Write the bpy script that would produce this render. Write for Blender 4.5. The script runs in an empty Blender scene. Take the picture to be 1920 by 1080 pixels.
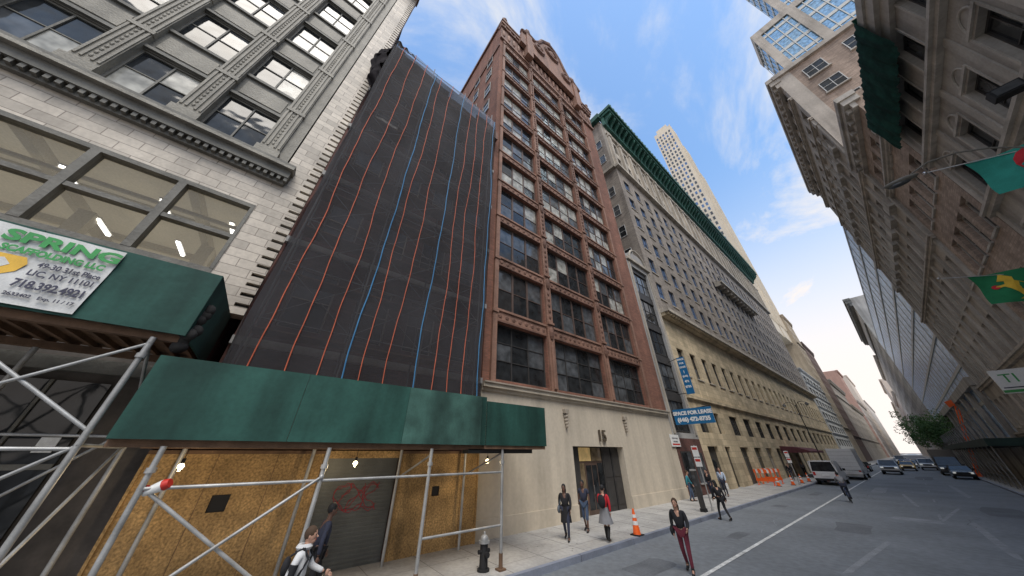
import bpy,bmesh,math,random
from mathutils import Vector,Matrix
random.seed(7)
R=random.random
sc=bpy.context.scene
COL=sc.collection
# ---------------------------------------------------------------- materials
def nn(nt,t,**k):
    n=nt.nodes.new(t)
    for a,b in k.items(): setattr(n,a,b)
    return n
def newmat(name):
    m=bpy.data.materials.new(name);m.use_nodes=True
    nt=m.node_tree;b=nt.nodes['Principled BSDF'];return m,nt,b
def M(name,col,rough=.8,var=.18,scale=1.2,bump=0.,bscale=8.,metal=0.,brick=None,streak=.25,spec=.4,emit=0,fine=.08):
    m,nt,b=newmat(name);L=nt.links.new
    b.inputs['Roughness'].default_value=rough;b.inputs['Metallic'].default_value=metal
    b.inputs['Specular IOR Level'].default_value=spec
    g=nn(nt,'ShaderNodeNewGeometry')
    col=tuple(col)+(1,)
    rgb=nn(nt,'ShaderNodeRGB');rgb.outputs[0].default_value=col
    src=rgb.outputs[0];hgt=None
    if brick:
        bw,bh,ms,mc=brick
        sx=nn(nt,'ShaderNodeSeparateXYZ');L(g.outputs['Position'],sx.inputs[0])
        ad=nn(nt,'ShaderNodeMath',operation='ADD');L(sx.outputs[0],ad.inputs[0]);L(sx.outputs[1],ad.inputs[1])
        cx=nn(nt,'ShaderNodeCombineXYZ');L(ad.outputs[0],cx.inputs[0]);L(sx.outputs[2],cx.inputs[1])
        bt=nn(nt,'ShaderNodeTexBrick');L(cx.outputs[0],bt.inputs['Vector'])
        bt.inputs['Scale'].default_value=1;bt.inputs['Brick Width'].default_value=bw;bt.inputs['Row Height'].default_value=bh
        bt.inputs['Mortar Size'].default_value=ms;bt.inputs['Mortar Smooth'].default_value=.3
        bt.inputs['Color1'].default_value=tuple(c*.8 for c in col[:3])+(1,)
        bt.inputs['Color2'].default_value=tuple(min(1,c*1.18) for c in col[:3])+(1,)
        bt.inputs['Mortar'].default_value=tuple(mc)+(1,)
        src=bt.outputs['Color'];hgt=bt.outputs['Fac']
    def mul(src,sc3,lo,hi,detail=4,r=(.3,.7)):
        mp=nn(nt,'ShaderNodeMapping');mp.inputs['Scale'].default_value=sc3;L(g.outputs['Position'],mp.inputs[0])
        no=nn(nt,'ShaderNodeTexNoise');no.inputs['Scale'].default_value=1;no.inputs['Detail'].default_value=detail
        L(mp.outputs[0],no.inputs['Vector'])
        mr=nn(nt,'ShaderNodeMapRange');mr.inputs[1].default_value=r[0];mr.inputs[2].default_value=r[1]
        mr.inputs[3].default_value=lo;mr.inputs[4].default_value=hi;L(no.outputs[0],mr.inputs[0])
        mx=nn(nt,'ShaderNodeVectorMath',operation='SCALE');L(src,mx.inputs[0]);L(mr.outputs[0],mx.inputs['Scale'])
        return mx.outputs[0]
    if var: src=mul(src,(scale,)*3,1-var,1+var)
    if fine: src=mul(src,(scale*14,)*3,1-fine,1+fine,2)
    if streak: src=mul(src,(1.3,1.3,.11),1-streak,1.0,5,(.32,.6))
    L(src,b.inputs['Base Color'])
    if bump or brick:
        bp=nn(nt,'ShaderNodeBump');bp.inputs['Strength'].default_value=bump or .4;bp.inputs['Distance'].default_value=.03
        if brick:
            bp.invert=True;L(hgt,bp.inputs['Height']);bp.inputs['Distance'].default_value=.01
        else:
            no=nn(nt,'ShaderNodeTexNoise');no.inputs['Scale'].default_value=bscale;no.inputs['Detail'].default_value=3
            L(g.outputs['Position'],no.inputs['Vector']);L(no.outputs[0],bp.inputs['Height'])
        L(bp.outputs[0],b.inputs['Normal'])
    if emit:
        b.inputs['Emission Color'].default_value=col;b.inputs['Emission Strength'].default_value=emit
    return m
def G(name,col,rough=.06,spec=.7,metal=0.,wav=.03):
    m,nt,b=newmat(name);L=nt.links.new
    g=nn(nt,'ShaderNodeNewGeometry')
    if wav:
        no=nn(nt,'ShaderNodeTexNoise');no.inputs['Scale'].default_value=.9;no.inputs['Detail'].default_value=2;L(g.outputs['Position'],no.inputs['Vector'])
        bp=nn(nt,'ShaderNodeBump');bp.inputs['Strength'].default_value=wav*3;bp.inputs['Distance'].default_value=.3;L(no.outputs[0],bp.inputs['Height']);L(bp.outputs[0],b.inputs['Normal'])
    n2=nn(nt,'ShaderNodeTexNoise');n2.inputs['Scale'].default_value=2.3;L(g.outputs['Position'],n2.inputs['Vector'])
    mr=nn(nt,'ShaderNodeMapRange');mr.inputs[1].default_value=.3;mr.inputs[2].default_value=.7;mr.inputs[3].default_value=.55;mr.inputs[4].default_value=1.5;L(n2.outputs[0],mr.inputs[0])
    rgb=nn(nt,'ShaderNodeRGB');rgb.outputs[0].default_value=tuple(col)+(1,)
    mx=nn(nt,'ShaderNodeVectorMath',operation='SCALE');L(rgb.outputs[0],mx.inputs[0]);L(mr.outputs[0],mx.inputs['Scale']);L(mx.outputs[0],b.inputs['Base Color'])
    b.inputs['Roughness'].default_value=rough;b.inputs['Specular IOR Level'].default_value=spec;b.inputs['Metallic'].default_value=metal
    return m
def TR(name,col,opac,rough=.8,glossy=False,nscale=0):
    m,nt,b=newmat(name);L=nt.links.new
    b.inputs['Base Color'].default_value=tuple(col)+(1,);b.inputs['Roughness'].default_value=rough
    t=nn(nt,'ShaderNodeBsdfTransparent');mx=nn(nt,'ShaderNodeMixShader');mx.inputs[0].default_value=opac
    if nscale:
        g=nn(nt,'ShaderNodeNewGeometry');no=nn(nt,'ShaderNodeTexNoise');no.inputs['Scale'].default_value=nscale;no.inputs['Detail'].default_value=4;L(g.outputs['Position'],no.inputs['Vector'])
        mr=nn(nt,'ShaderNodeMapRange');mr.inputs[1].default_value=.3;mr.inputs[2].default_value=.7;mr.inputs[3].default_value=opac-.12;mr.inputs[4].default_value=min(1,opac+.12);L(no.outputs[0],mr.inputs[0]);L(mr.outputs[0],mx.inputs[0])
    L(t.outputs[0],mx.inputs[1]);L(b.outputs[0],mx.inputs[2])
    L(mx.outputs[0],nt.nodes['Material Output'].inputs[0])
    return m
tile=M('white_tile',(.55,.49,.41),.6,.12,.8,brick=(.75,.32,.012,(.27,.23,.19)),streak=.25)
greyA=M('grey_painted_iron',(.16,.153,.132),.65,.2,2,.5,12)
greyA2=M('light_grey_iron',(.29,.27,.225),.65,.15,2,.7,16)
brick15=M('red_brown_brick',(.25,.108,.072),.9,.18,.6,brick=(.3,.09,.012,(.17,.105,.08)),streak=.3)
terra=M('terracotta',(.27,.15,.105),.75,.2,1.5,1.,9,streak=.4)
terra2=M('dark_terracotta',(.19,.10,.07),.75,.25,2,1.,11,streak=.4)
beige=M('beige_stucco',(.56,.49,.39),.85,.08,.5,.15,20,streak=.22,fine=.05)
beige2=M('beige_stucco_dark',(.36,.31,.25),.85,.1,.8,streak=.2)
dkframe=M('dark_frame',(.045,.042,.04),.5,.2,3,streak=0)
whiteframe=M('white_frame',(.5,.5,.48),.5,.1,3,streak=.1)
brownframe=M('brown_frame',(.10,.065,.05),.5,.2,3,streak=.1)
gbrick=M('grey_brown_brick',(.29,.25,.21),.9,.16,.4,brick=(.5,.16,.015,(.2,.18,.165)),streak=.3)
cream=M('cream_stone',(.56,.455,.30),.8,.1,.5,brick=(1.2,.5,.012,(.32,.27,.19)),streak=.25)
fstone=M('pale_limestone',(.46,.41,.34),.8,.15,.5,.3,4,streak=.35)
copper=M('green_copper',(.028,.105,.078),.7,.4,1.2,.6,5,streak=.4)
greyst=M('grey_stone',(.36,.35,.335),.8,.12,.7,.2,5,streak=.25)
dkbrick=M('dark_red_brick',(.13,.055,.045),.9,.2,1,brick=(.24,.08,.01,(.1,.06,.05)))
rstone=M('weathered_grey_stone',(.45,.415,.365),.85,.2,.6,.4,5,streak=.35)
rstone_d=M('dark_weathered_stone',(.38,.35,.31),.85,.2,.6,.4,5,streak=.4)
rbrick=M('brown_brick',(.40,.305,.24),.9,.15,.5,brick=(.4,.13,.012,(.3,.24,.2)),streak=.3)
rtan=M('tan_stone',(.48,.43,.37),.85,.15,.5,.3,5,streak=.35)
towerm=M('cream_tower',(.68,.60,.48),.8,.08,.1,streak=.05,fine=0)
glassg=G('tower_glass',(.25,.38,.48),.06,1,.6)
blueg=G('blue_curtain_glass',(.33,.48,.70),.35,.8,.2,0)
tealp=M('pale_mullion',(.5,.5,.47),.5,.1,2,streak=.05)
gl_d=G('window_glass_dark',(.022,.024,.026),spec=.4)
gl_m=G('window_glass_grey',(.08,.085,.09),spec=.5)
gl_p=G('window_glass_blind_and_sky_glare',(.34,.33,.29),.2,.4)  # pale tone stands for blinds and for painted bright-sky reflection
gl_b=G('window_glass_painted_sky',(.10,.17,.30),.08,1,.4)  # blue base tint paints the sky's reflection into the panes
gl_w=G('window_glass_warm',(.20,.15,.09),.1)
ply=M('green_painted_plywood',(.026,.085,.068),.65,.3,.9,.15,6,streak=.5,spec=.25)
ply2=M('green_painted_plywood_worn',(.05,.115,.095),.7,.4,1.6,.15,6,streak=.5,spec=.25)
osb=M('oriented_strand_board',(.45,.285,.12),.8,.35,1.5,.3,30,streak=.35,fine=.4)
pipe=M('galvanised_pipe',(.40,.40,.39),.45,.25,3,metal=.35,streak=.2)
pipe_in=M('dull_scaffold_tube',(.2,.2,.2),.6,.2,3,streak=.15)
rust=M('rusty_steel_deck',(.17,.10,.06),.8,.3,3,.4,9)
asph=M('asphalt',(.165,.178,.19),.75,.16,.35,.3,60,streak=0,fine=.14)
asph2=M('asphalt_patch',(.12,.128,.137),.8,.2,1,.3,60,streak=0,fine=.15)
asph3=M('worn_pale_asphalt',(.23,.242,.255),.8,.2,2,.2,60,streak=0,fine=.2)
conc=M('pavement_concrete',(.36,.345,.32),.85,.18,.7,.2,30,streak=0,fine=.12)
joint=M('pavement_joint',(.16,.15,.14),.9,.1,streak=0)
kerbm=M('steel_faced_kerb',(.20,.22,.27),.6,.2,1.5,streak=0)
paint=M('white_road_paint',(.58,.58,.56),.7,.3,3,streak=0,fine=.35)
grnd=M('ground_dirt',(.12,.12,.12),.9,streak=0)
black=M('black_rubber',(.015,.015,.016),.7,.1,5,streak=0)
chrome=M('bare_steel',(.55,.55,.55),.3,.05,5,metal=.9,streak=0)
white=M('white_paint',(.75,.75,.73),.5,.06,2,streak=.08)
orange=M('orange_plastic',(.85,.13,.02),.5,.1,5,streak=0)
redp=M('red_paint',(.5,.03,.02),.5,.1,4,streak=0)
blues=M('blue_sign',(.01,.14,.32),.45,.08,2,streak=.05)
netm=TR('black_debris_net',(.034,.032,.035),.73,.95,nscale=.5)
netb=TR('pale_blue_debris_net',(.16,.20,.27),.55,.95,nscale=.7)
netd=M('black_net_folds',(.028,.025,.027),.95,.4,1.5,1.,4,streak=.3,spec=.05)
shopglass=TR('clear_shop_glass',(.05,.055,.06),.34,.03)
orst=M('orange_strap',(.50,.12,.06),.7,.15,4,streak=0)
blst=M('blue_rope',(.05,.19,.36),.7,.15,4,streak=0)
dark=M('dark_interior',(.03,.028,.026),.9,.2,streak=0)
dark2=M('shopfront_dark_brown',(.10,.085,.072),.8,.5,1.2,.3,4,streak=.3)  # dark brown colour of the shopfront wall and panels
room=M('self_lit_interior_paint',(.60,.55,.44),.9,.05,streak=0,emit=.22)  # walls and ceiling emit faintly, standing in for the tubes' light
roomd=M('self_lit_interior_beam',(.50,.46,.38),.9,.05,streak=0,emit=.1)  # beams glow faintly too, room light put into the material
tube=M('lit_tube',(1,.97,.9),.5,0,streak=0,fine=0,emit=4)
bulbm=M('lit_bulb',(1,.85,.5),.5,0,streak=0,fine=0,emit=12)
warmlit=M('warm_lit_transom',(.6,.42,.18),.3,.3,3,streak=0,emit=.22)
shut=M('roller_shutter',(.15,.155,.145),.5,.15,2,metal=.3)
skinm=M('skin',(.42,.24,.17),.6,.05,5,streak=0)
skind=M('dark_skin',(.13,.07,.05),.6,.05,5,streak=0)
def cm(name,c,r=.85,**k): return M(name,c,r,.12,4,streak=0,**k)
# ---------------------------------------------------------------- mesh builder
ID=lambda a,b,c:(a,b,c)
class MB:
    def __init__(s,T=ID): s.v=[];s.f=[];s.mi=[];s.m=[];s.T=T
    def mt(s,m):
        if m not in s.m: s.m.append(m)
        return s.m.index(m)
    def raw(s,vs,fs,m):
        o=len(s.v);s.v+=[s.T(*p) for p in vs];k=s.mt(m)
        for f in fs: s.f.append([o+i for i in f]);s.mi.append(k)
    def poly(s,pts,m): s.raw(pts,[list(range(len(pts)))],m)
    def box(s,a,A,b,B,c,C,m):
        s.raw([(a,b,c),(A,b,c),(A,B,c),(a,B,c),(a,b,C),(A,b,C),(A,B,C),(a,B,C)],
              [(0,3,2,1),(4,5,6,7),(0,1,5,4),(1,2,6,5),(2,3,7,6),(3,0,4,7)],m)
    def prism(s,pts,ax,lo,hi,m):
        def P(p,t):
            q=list(p);q.insert(ax,t);return tuple(q)
        n=len(pts);vs=[P(p,lo) for p in pts]+[P(p,hi) for p in pts]
        fs=[list(range(n))[::-1],list(range(n,2*n))]+[(i,(i+1)%n,n+(i+1)%n,n+i) for i in range(n)]
        s.raw(vs,fs,m)
    def cyl(s,p,q,r,m,r2=None,n=8):
        p=Vector(p);q=Vector(q);r2=r if r2 is None else r2
        d=(q-p);
        if d.length<1e-6:return
        d.normalize();u=d.orthogonal().normalized();w=d.cross(u)
        vs=[];
        for c,rr in ((p,r),(q,r2)):
            for i in range(n):
                a=2*math.pi*i/n;vs.append(tuple(c+u*rr*math.cos(a)+w*rr*math.sin(a)))
        s.raw(vs,[list(range(n))[::-1],list(range(n,2*n))]+[(i,(i+1)%n,n+(i+1)%n,n+i) for i in range(n)],m)
    def path(s,pts,r,m,n=6):
        for a,b in zip(pts,pts[1:]): s.cyl(a,b,r,m,n=n)
    def tubep(s,pts,r,m,n=6):
        vs=[]
        for i,p in enumerate(pts):
            a=Vector(pts[max(0,i-1)]);b=Vector(pts[min(len(pts)-1,i+1)]);d=(b-a).normalized()
            u=Vector((1,0,0));u=(u-d*u.dot(d)).normalized();w=d.cross(u)
            for k in range(n):
                t=2*math.pi*k/n;vs.append(tuple(Vector(p)+u*r*math.cos(t)+w*r*math.sin(t)))
        fs=[(i*n+k,i*n+(k+1)%n,(i+1)*n+(k+1)%n,(i+1)*n+k) for i in range(len(pts)-1) for k in range(n)]
        s.raw(vs,fs,m)
    def sph(s,c,r,m,n=10,k=7):
        if not isinstance(r,tuple): r=(r,r,r)
        vs=[(c[0],c[1],c[2]-r[2])]
        for j in range(1,k):
            t=math.pi*j/k
            for i in range(n):
                a=2*math.pi*i/n
                vs.append((c[0]+r[0]*math.sin(t)*math.cos(a),c[1]+r[1]*math.sin(t)*math.sin(a),c[2]-r[2]*math.cos(t)))
        vs.append((c[0],c[1],c[2]+r[2]));fs=[]
        for i in range(n):
            fs.append((0,1+(i+1)%n,1+i));fs.append((len(vs)-1,len(vs)-1-n+i,len(vs)-1-n+(i+1)%n))
            for j in range(k-2):
                a=1+j*n;fs.append((a+i,a+(i+1)%n,a+n+(i+1)%n,a+n+i))
        s.raw(vs,fs,m)
    def torus(s,c,Rr,r,m,ax=1,n=20,k=6,a0=0,a1=2*math.pi):
        vs=[];full=abs(a1-a0-2*math.pi)<1e-6;N=n if full else n+1
        for i in range(N):
            a=a0+(a1-a0)*i/n
            for j in range(k):
                b=2*math.pi*j/k;rr=Rr+r*math.cos(b);p=[rr*math.cos(a),rr*math.sin(a)];p.insert(ax,r*math.sin(b))
                vs.append((c[0]+p[0],c[1]+p[1],c[2]+p[2]))
        fs=[]
        for i in range(n):
            for j in range(k):
                i2=(i+1)%N;fs.append((i*k+j,i*k+(j+1)%k,i2*k+(j+1)%k,i2*k+j))
        s.raw(vs,fs,m)
    def mesh(s,name,off=(0,0,0),smooth=False,recalc=True):
        me=bpy.data.meshes.new(name)
        me.from_pydata([(x-off[0],y-off[1],z-off[2]) for x,y,z in s.v],[],s.f)
        for m in s.m: me.materials.append(m)
        me.polygons.foreach_set('material_index',s.mi)
        if recalc:
            bm=bmesh.new();bm.from_mesh(me);bmesh.ops.recalc_face_normals(bm,faces=bm.faces);bm.to_mesh(me);bm.free()
        if smooth:
            me.polygons.foreach_set('use_smooth',[True]*len(me.polygons))
            try: me.set_sharp_from_angle(angle=math.radians(50))
            except Exception: pass
        me.update();return me
WL={}
def thing(name,label,cat,loc,group=None):
    o=bpy.data.objects.new(name,None);COL.objects.link(o);o.location=loc;o.empty_display_size=.3
    o["label"]=label;o["category"]=cat
    if group:o["group"]=group
    WL[o.name]=Vector(loc);return o
def part(par,name,mb,label=None,smooth=False,stuff=False):
    w=WL[par.name];o=bpy.data.objects.new(name,mb.mesh(name,w,smooth));COL.objects.link(o);o.parent=par
    if label:o["label"]=label
    if stuff:o["kind"]="stuff"
    WL[o.name]=w;return o
def single(name,label,cat,mb,loc,group=None,smooth=False,kind=None):
    o=bpy.data.objects.new(name,mb.mesh(name,loc,smooth));COL.objects.link(o);o.location=loc
    if kind:o["kind"]=kind
    else:
        o["label"]=label;o["category"]=cat
    if group:o["group"]=group
    WL[o.name]=Vector(loc);return o
def copyt(src,loc,group=None):
    n=src.copy();COL.objects.link(n);n.location=loc;WL[n.name]=Vector(loc)
    if group:n["group"]=group
    for c in src.children:
        k=c.copy();COL.objects.link(k);k.parent=n
        for c2 in c.children:
            k2=c2.copy();COL.objects.link(k2);k2.parent=k
    return n
def textmesh(mb,body,size,m,org,xd,yd=(0,0,1),align='CENTER',ext=.004,sx=1.,bold=0.0):
    cu=bpy.data.curves.new('t','FONT');cu.body=body;cu.size=size;cu.align_x=align;cu.align_y='CENTER';cu.extrude=ext;cu.offset=bold;cu.resolution_u=3
    o=bpy.data.objects.new('t',cu);COL.objects.link(o);bpy.context.view_layer.update()
    me=bpy.data.meshes.new_from_object(o.evaluated_get(bpy.context.evaluated_depsgraph_get()))
    X=Vector(xd);Y=Vector(yd);Z=X.cross(Y);O=Vector(org)
    if sx<0:
        xs=[v.co.x for v in me.vertices];sx=-sx/(max(xs)-min(xs))
    T=mb.T;mb.T=ID
    mb.raw([tuple(O+X*v.co.x*sx+Y*v.co.y+Z*v.co.z) for v in me.vertices],[tuple(p.vertices) for p in me.polygons],m)
    mb.T=T
    bpy.data.objects.remove(o);bpy.data.meshes.remove(me);bpy.data.curves.remove(cu)
LX,RX=-11.1,7.2
OL=lambda s,d,z:(d,s,z)
OR=lambda s,d,z:(-d,s,z)
OF=lambda s,d,z:(s,-d,z)
def off(O,o): return lambda s,d,z:tuple(a+b for a,b in zip(O(s,d,z),o))
LT=off(OL,(LX,0,0));RT=off(OR,(RX,0,0))
# ---------------------------------------------------------------- facades
def facade(mb,s0,s1,z0,z1,cols,rows,th,m):
    cols=sorted(cols);rows=sorted(rows);x=s0
    for a,b in cols:
        if a>x: mb.box(x,a,-th,0,z0,z1,m)
        z=z0
        for c,d in rows:
            if c>z: mb.box(a,b,-th,0,z,c,m)
            z=d
        if z1>z: mb.box(a,b,-th,0,z,z1,m)
        x=b
    if s1>x: mb.box(x,s1,-th,0,z0,z1,m)
def winfill(mb,w,h,nc,nr,fr,glasses,rec=.22,fw=.06,mw=.05,sill=None,o=(0,0,0)):
    s0,d0,z0=o
    r=d0-rec
    mb.box(s0,s0+w,r-.03,r+.05,z0,z0+fw,fr);mb.box(s0,s0+w,r-.03,r+.05,z0+h-fw,z0+h,fr)
    mb.box(s0,s0+fw,r-.03,r+.05,z0+fw,z0+h-fw,fr);mb.box(s0+w-fw,s0+w,r-.03,r+.05,z0+fw,z0+h-fw,fr)
    cw=(w-2*fw)/nc;ch=(h-2*fw)/nr
    for i in range(1,nc):
        x=s0+fw+cw*i;mb.box(x-mw/2,x+mw/2,r-.03,r+.04,z0+fw,z0+h-fw,fr)
    for j in range(1,nr):
        z=z0+fw+ch*j
        for i in range(nc):
            x=s0+fw+cw*i;mb.box(x+(mw/2 if i else 0),x+cw-(mw/2 if i<nc-1 else 0),r-.03,r+.03,z-.02,z+.02,fr)
    for i in range(nc):
        for j in range(nr-1,-1,-1):
            x=s0+fw+cw*i;z=z0+fw+ch*j;g=random.choice(glasses)
            t=R()*.012
            mb.poly([(x,r-t,z),(x+cw,r-t,z),(x+cw,r-.012+t,z+ch),(x,r-.012+t,z+ch)],g)
    if sill: mb.box(s0-.08,s0+w+.08,.002,.10,z0-.12,z0-.002,sill)
WC={}
def windows(root,O,offs,cols,rows,nc,nr,fr,glasses,sill=None,rec=.22,cap=100,label=None,fw=.06,nv=5,gsel=None,mw=.05):
    w0=WL[root.name];lst=[]
    for (a,b) in cols:
        for ri,(c,d) in enumerate(rows):
            lst.append((a,b-a,c,d-c,ri))
    T=off(O,offs)
    lst.sort(key=lambda t:(Vector(T(t[0],0,t[2]))-Vector((0,0,2.9))).length)
    for (a,w,c,h,ri) in lst[:cap]:
        gs=gsel(ri) if gsel else glasses
        key=(id(O),round(w,2),round(h,2),nc,nr,fr.name,tuple(g.name for g in gs),sill.name if sill else 0,rec,random.randrange(nv))
        if key not in WC:
            mb=MB(O);winfill(mb,w,h,nc,nr,fr,gs,rec,fw,mw,sill=sill);WC[key]=mb.mesh('window')
        o=bpy.data.objects.new('window',WC[key]);COL.objects.link(o);o.parent=root;o.location=Vector(T(a,0,c))-w0
    if lst[cap:]:
        mb=MB(T)
        for (a,w,c,h,ri) in lst[cap:]:
            winfill(mb,w,h,min(nc,2),min(nr,2),fr,gsel(ri) if gsel else glasses,rec,fw,mw,sill=sill,o=(a,0,c))
        part(root,'window',mb,stuff=True)
def ac(a,b,n,w):
    p=(b-a)/n;return [(a+p*i+(p-w)/2,a+p*i+(p+w)/2) for i in range(n)]
def ar(z0,n,p,h): return [(z0+p*i,z0+p*i+h) for i in range(n)]
# ================================================================ SETTING
mb=MB();mb.poly([(-1500,-400,-.02),(1500,-400,-.02),(1500,3000,-.02),(-1500,3000,-.02)],grnd);single('ground','','',mb,(0,0,0),kind='structure')
KX=-7.75;KR=3.95
mb=MB();mb.poly([(KX,-60,0),(KR,-60,0),(KR,1500,0),(KX,1500,0)],asph);single('road','','',mb,(0,0,0),kind='structure')
mb=MB()
for (x,y,w,l,a,mm) in [(-6.2,10.2,.9,1.9,0,asph2),(-5.8,16.5,.5,1.6,0,asph2),(-3.0,22,1.2,2.6,.1,asph2),(-1.2,27,1.6,1.2,0,asph3),(0.6,24,.25,8,.04,asph3),(-2.2,17,.18,6,-.1,asph3),(-6.6,27,.7,1.1,0,asph2),(1.9,34,1.4,5,0,asph2),(-3.2,45,.9,6,0,asph3),(1.2,50,.3,14,.02,asph3),(-6.3,37,.6,3,0,asph2),(2.8,25,.12,12,0,asph3),(-.4,70,1.5,9,0,asph2),(-1.5,38,.2,9,.08,asph3),(0,31,.15,7,-.12,asph3)]:
    pts=[];n=14
    for i in range(n):
        t=2*math.pi*i/n;px=math.copysign(abs(math.cos(t))**.35,math.cos(t))*w*(.85+.3*R())/2;py=math.copysign(abs(math.sin(t))**.35,math.sin(t))*l*(.9+.2*R())/2
        pts.append((x+px*math.cos(a)-py*math.sin(a),y+px*math.sin(a)+py*math.cos(a),.004))
    mb.poly(pts,mm)
for k in range(20):
    x=-7+10*R();y=8+60*R();pts=[(x,y)];mm=asph2 if k%3 else asph3
    for i in range(9): x+=(R()-.5)*.5;y+=.3+.5*R();pts.append((x,y))
    for a,b in zip(pts,pts[1:]): mb.poly([(a[0]-.014,a[1],.008),(a[0]+.014,a[1],.008),(b[0]+.014,b[1],.008),(b[0]-.014,b[1],.008)],mm)
single('road_patches','','',mb,(0,0,0),kind='structure')
mb=MB();y=-10
while y<400:
    mb.poly([(-4.98,y,.012),(-4.86,y,.012),(-4.86,y+3.96,.012),(-4.98,y+3.96,.012)],paint);y+=4
for x,y,l in ((-.5,28,2.2),(-.45,37,2.4),(-.5,46,2.5),(-.5,56,2.6),(-.5,66,2.6)): mb.poly([(x,y,.012),(x+.1,y,.012),(x+.1,y+l,.012),(x,y+l,.012)],asph3)
single('road_marking','','',mb,(0,0,0),kind='structure')
for nm,x0,x1,kx in (('pavement',-11.6,KX-.15,-1),('pavement',KR+.15,7.9,1)):
    mb=MB();mb.box(x0,x1,-60,1500,-.01,.15,conc)
    y=-6
    while y<90:
        mb.box(x0,x1,y,y+.015,.15,.153,joint);y+=1.55
    for x in (x0+1.75,x0+3.0): mb.box(x,x+.012,-6,90,.15,.1515,joint)
    for i in range(90):
        x=x0+.4+R()*3;y=4+50*R();mb.prism([(x+.03*math.cos(k),y+.03*math.sin(k)) for k in range(6)],2,.1535,.155,joint)
    single(nm,'','',mb,(0,0,0),kind='structure')
    mb=MB();a=KX-.15 if kx<0 else KR
    y=-60
    while y<500:
        mb.box(a,a+.15,y,y+2.97,-.01,.156,kerbm);y+=3
    single('kerb','','',mb,(0,0,0),kind='structure')
# ================================================================ LEFT ROW
A=thing('loft_building','pale tiled loft building with grey iron window bays and cornice','building',(-13,-9,0))
mb=MB(LT)
facade(mb,-20,-1.95,6.4,11.7,[(-20,-2.8)],[(7.55,10.45)],.5,tile)
mb.box(-2.75,-1.95,-.5,0,11.7,37,tile)
z=6.5
while z<37:
    mb.box(-1.95,-1.62,-.5,.0,z,z+.24,tile);mb.box(-1.95,-1.66,-.5,-.12,z+.24,z+.36,dark);z+=.36
mb.box(-20,-1.95,-.5,-.3,0,6.4,dark2)
mb.box(-20,-1.95,-12,-9,0,37,dkbrick);mb.box(-20,-1.95,-9,-.5,11.2,11.6,dkbrick)
mb.box(-20,-1.95,-9,-1.3,11.7,37,dkbrick)
mb.box(-2.4,-1.95,-9,-.5,0,37,dkbrick)
part(A,'wall',mb)
mb=MB(LT)
mb.box(-20,-2.45,0,.16,11.7,11.95,greyA);mb.box(-20,-2.4,0,.34,11.95,12.3,greyA);mb.box(-20,-2.35,0,.5,12.3,12.42,greyA2);mb.box(-20,-2.35,0,.42,12.42,12.6,greyA)
y=-19.9
while y<-2.5: mb.box(y,y+.1,.16,.3,11.78,11.95,greyA);y+=.2
part(A,'cornice',mb)
pil=[-3.4-2.27*i for i in range(7)]
bays=[(p-2.27+.3,p-.3) for p in pil]
rowsA=[(12.95+3.8*i,12.95+3.8*i+2.15) for i in range(6)]
for p in pil:
    mb=MB(LT)
    mb.box(p-.3,p+.3,-.3,.1,12.6,37,greyA2);mb.box(p-.36,p+.36,-.02,.2,12.6,13.1,greyA2)
    for q in (-.24,-.11,.11,.24):
        mb.box(p+q-.03,p+q+.03,.1,.14,13.3,36.5,greyA2)
    z=13.5
    while z<36:
        mb.sph((p,.10,z),(.05,.04,.08),greyA2,6,4);z+=.22
    for i in range(6): mb.box(p-.32,p+.32,-.02,.16,15.7+3.8*i,15.88+3.8*i,greyA2)
    part(A,'pilaster',mb)
for a,b in bays:
    z=12.6
    for c,d in rowsA+[(37,37)]:
        mb=MB(LT);mb.box(a,b,-.35,-.1,z,c,greyA)
        if c-z>.8:
            mb.box(a+.15,b-.15,-.1,-.07,z+.35,c-.45,greyA2);mb.box(a,b,-.1,.0,c-.2,c-.06,greyA);mb.box(a,b,-.1,.0,z+.05,z+.18,greyA)
        part(A,'spandrel',mb);z=d
mb=MB(LT);mb.box(-3.1,-2.70,-.3,.0,12.6,36.2,greyA2);part(A,'corner_strip',mb)
mb=MB(LT)
mb.box(-20,-1.6,-.5,.5,36.2,36.6,fstone);mb.box(-20,-1.5,-.5,.9,36.6,37.4,brownframe);part(A,'roof_cornice',mb)
windows(A,OL,(LX,0,0),bays,rowsA,2,2,greyA,[gl_d,gl_d,gl_d,gl_d,gl_m,gl_p],rec=.2,fw=.07,nv=12)
shopc=[(-2.8-1.75*(i+1),-2.8-1.75*i) for i in range(8)]
for a,b in shopc:
    mb=MB(LT);
    mb.box(a,b,-.25,.02,10.3,10.45,greyA);mb.box(a,b,-.25,.02,7.55,7.72,greyA);mb.box(a,a+.09,-.25,.03,7.72,10.3,greyA);mb.box(b-.09,b,-.25,.03,7.72,10.3,greyA)
    mb.box(a+.09,b-.09,-.25,.01,8.93,9.07,greyA)
    mb.poly([(a+.09,-.12,7.72),(b-.09,-.12,7.72),(b-.09,-.12,8.93),(a+.09,-.12,8.93)],shopglass)
    mb.poly([(a+.09,-.13,9.07),(b-.09,-.13,9.07),(b-.09,-.13,10.3),(a+.09,-.13,10.3)],shopglass)
    part(A,'window',mb,label='large grey framed shop window showing a lit room')
mb=MB(LT)
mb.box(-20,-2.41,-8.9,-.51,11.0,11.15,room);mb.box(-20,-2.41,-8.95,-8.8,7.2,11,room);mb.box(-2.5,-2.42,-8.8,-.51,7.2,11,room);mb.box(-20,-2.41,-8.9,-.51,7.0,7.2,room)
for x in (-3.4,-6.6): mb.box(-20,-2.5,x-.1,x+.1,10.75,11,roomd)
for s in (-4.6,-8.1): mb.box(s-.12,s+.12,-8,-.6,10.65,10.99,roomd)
for s in (-4.4,-7.6): mb.box(s-.2,s+.2,-4.6,-4.2,7.2,10.5,roomd)
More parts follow.
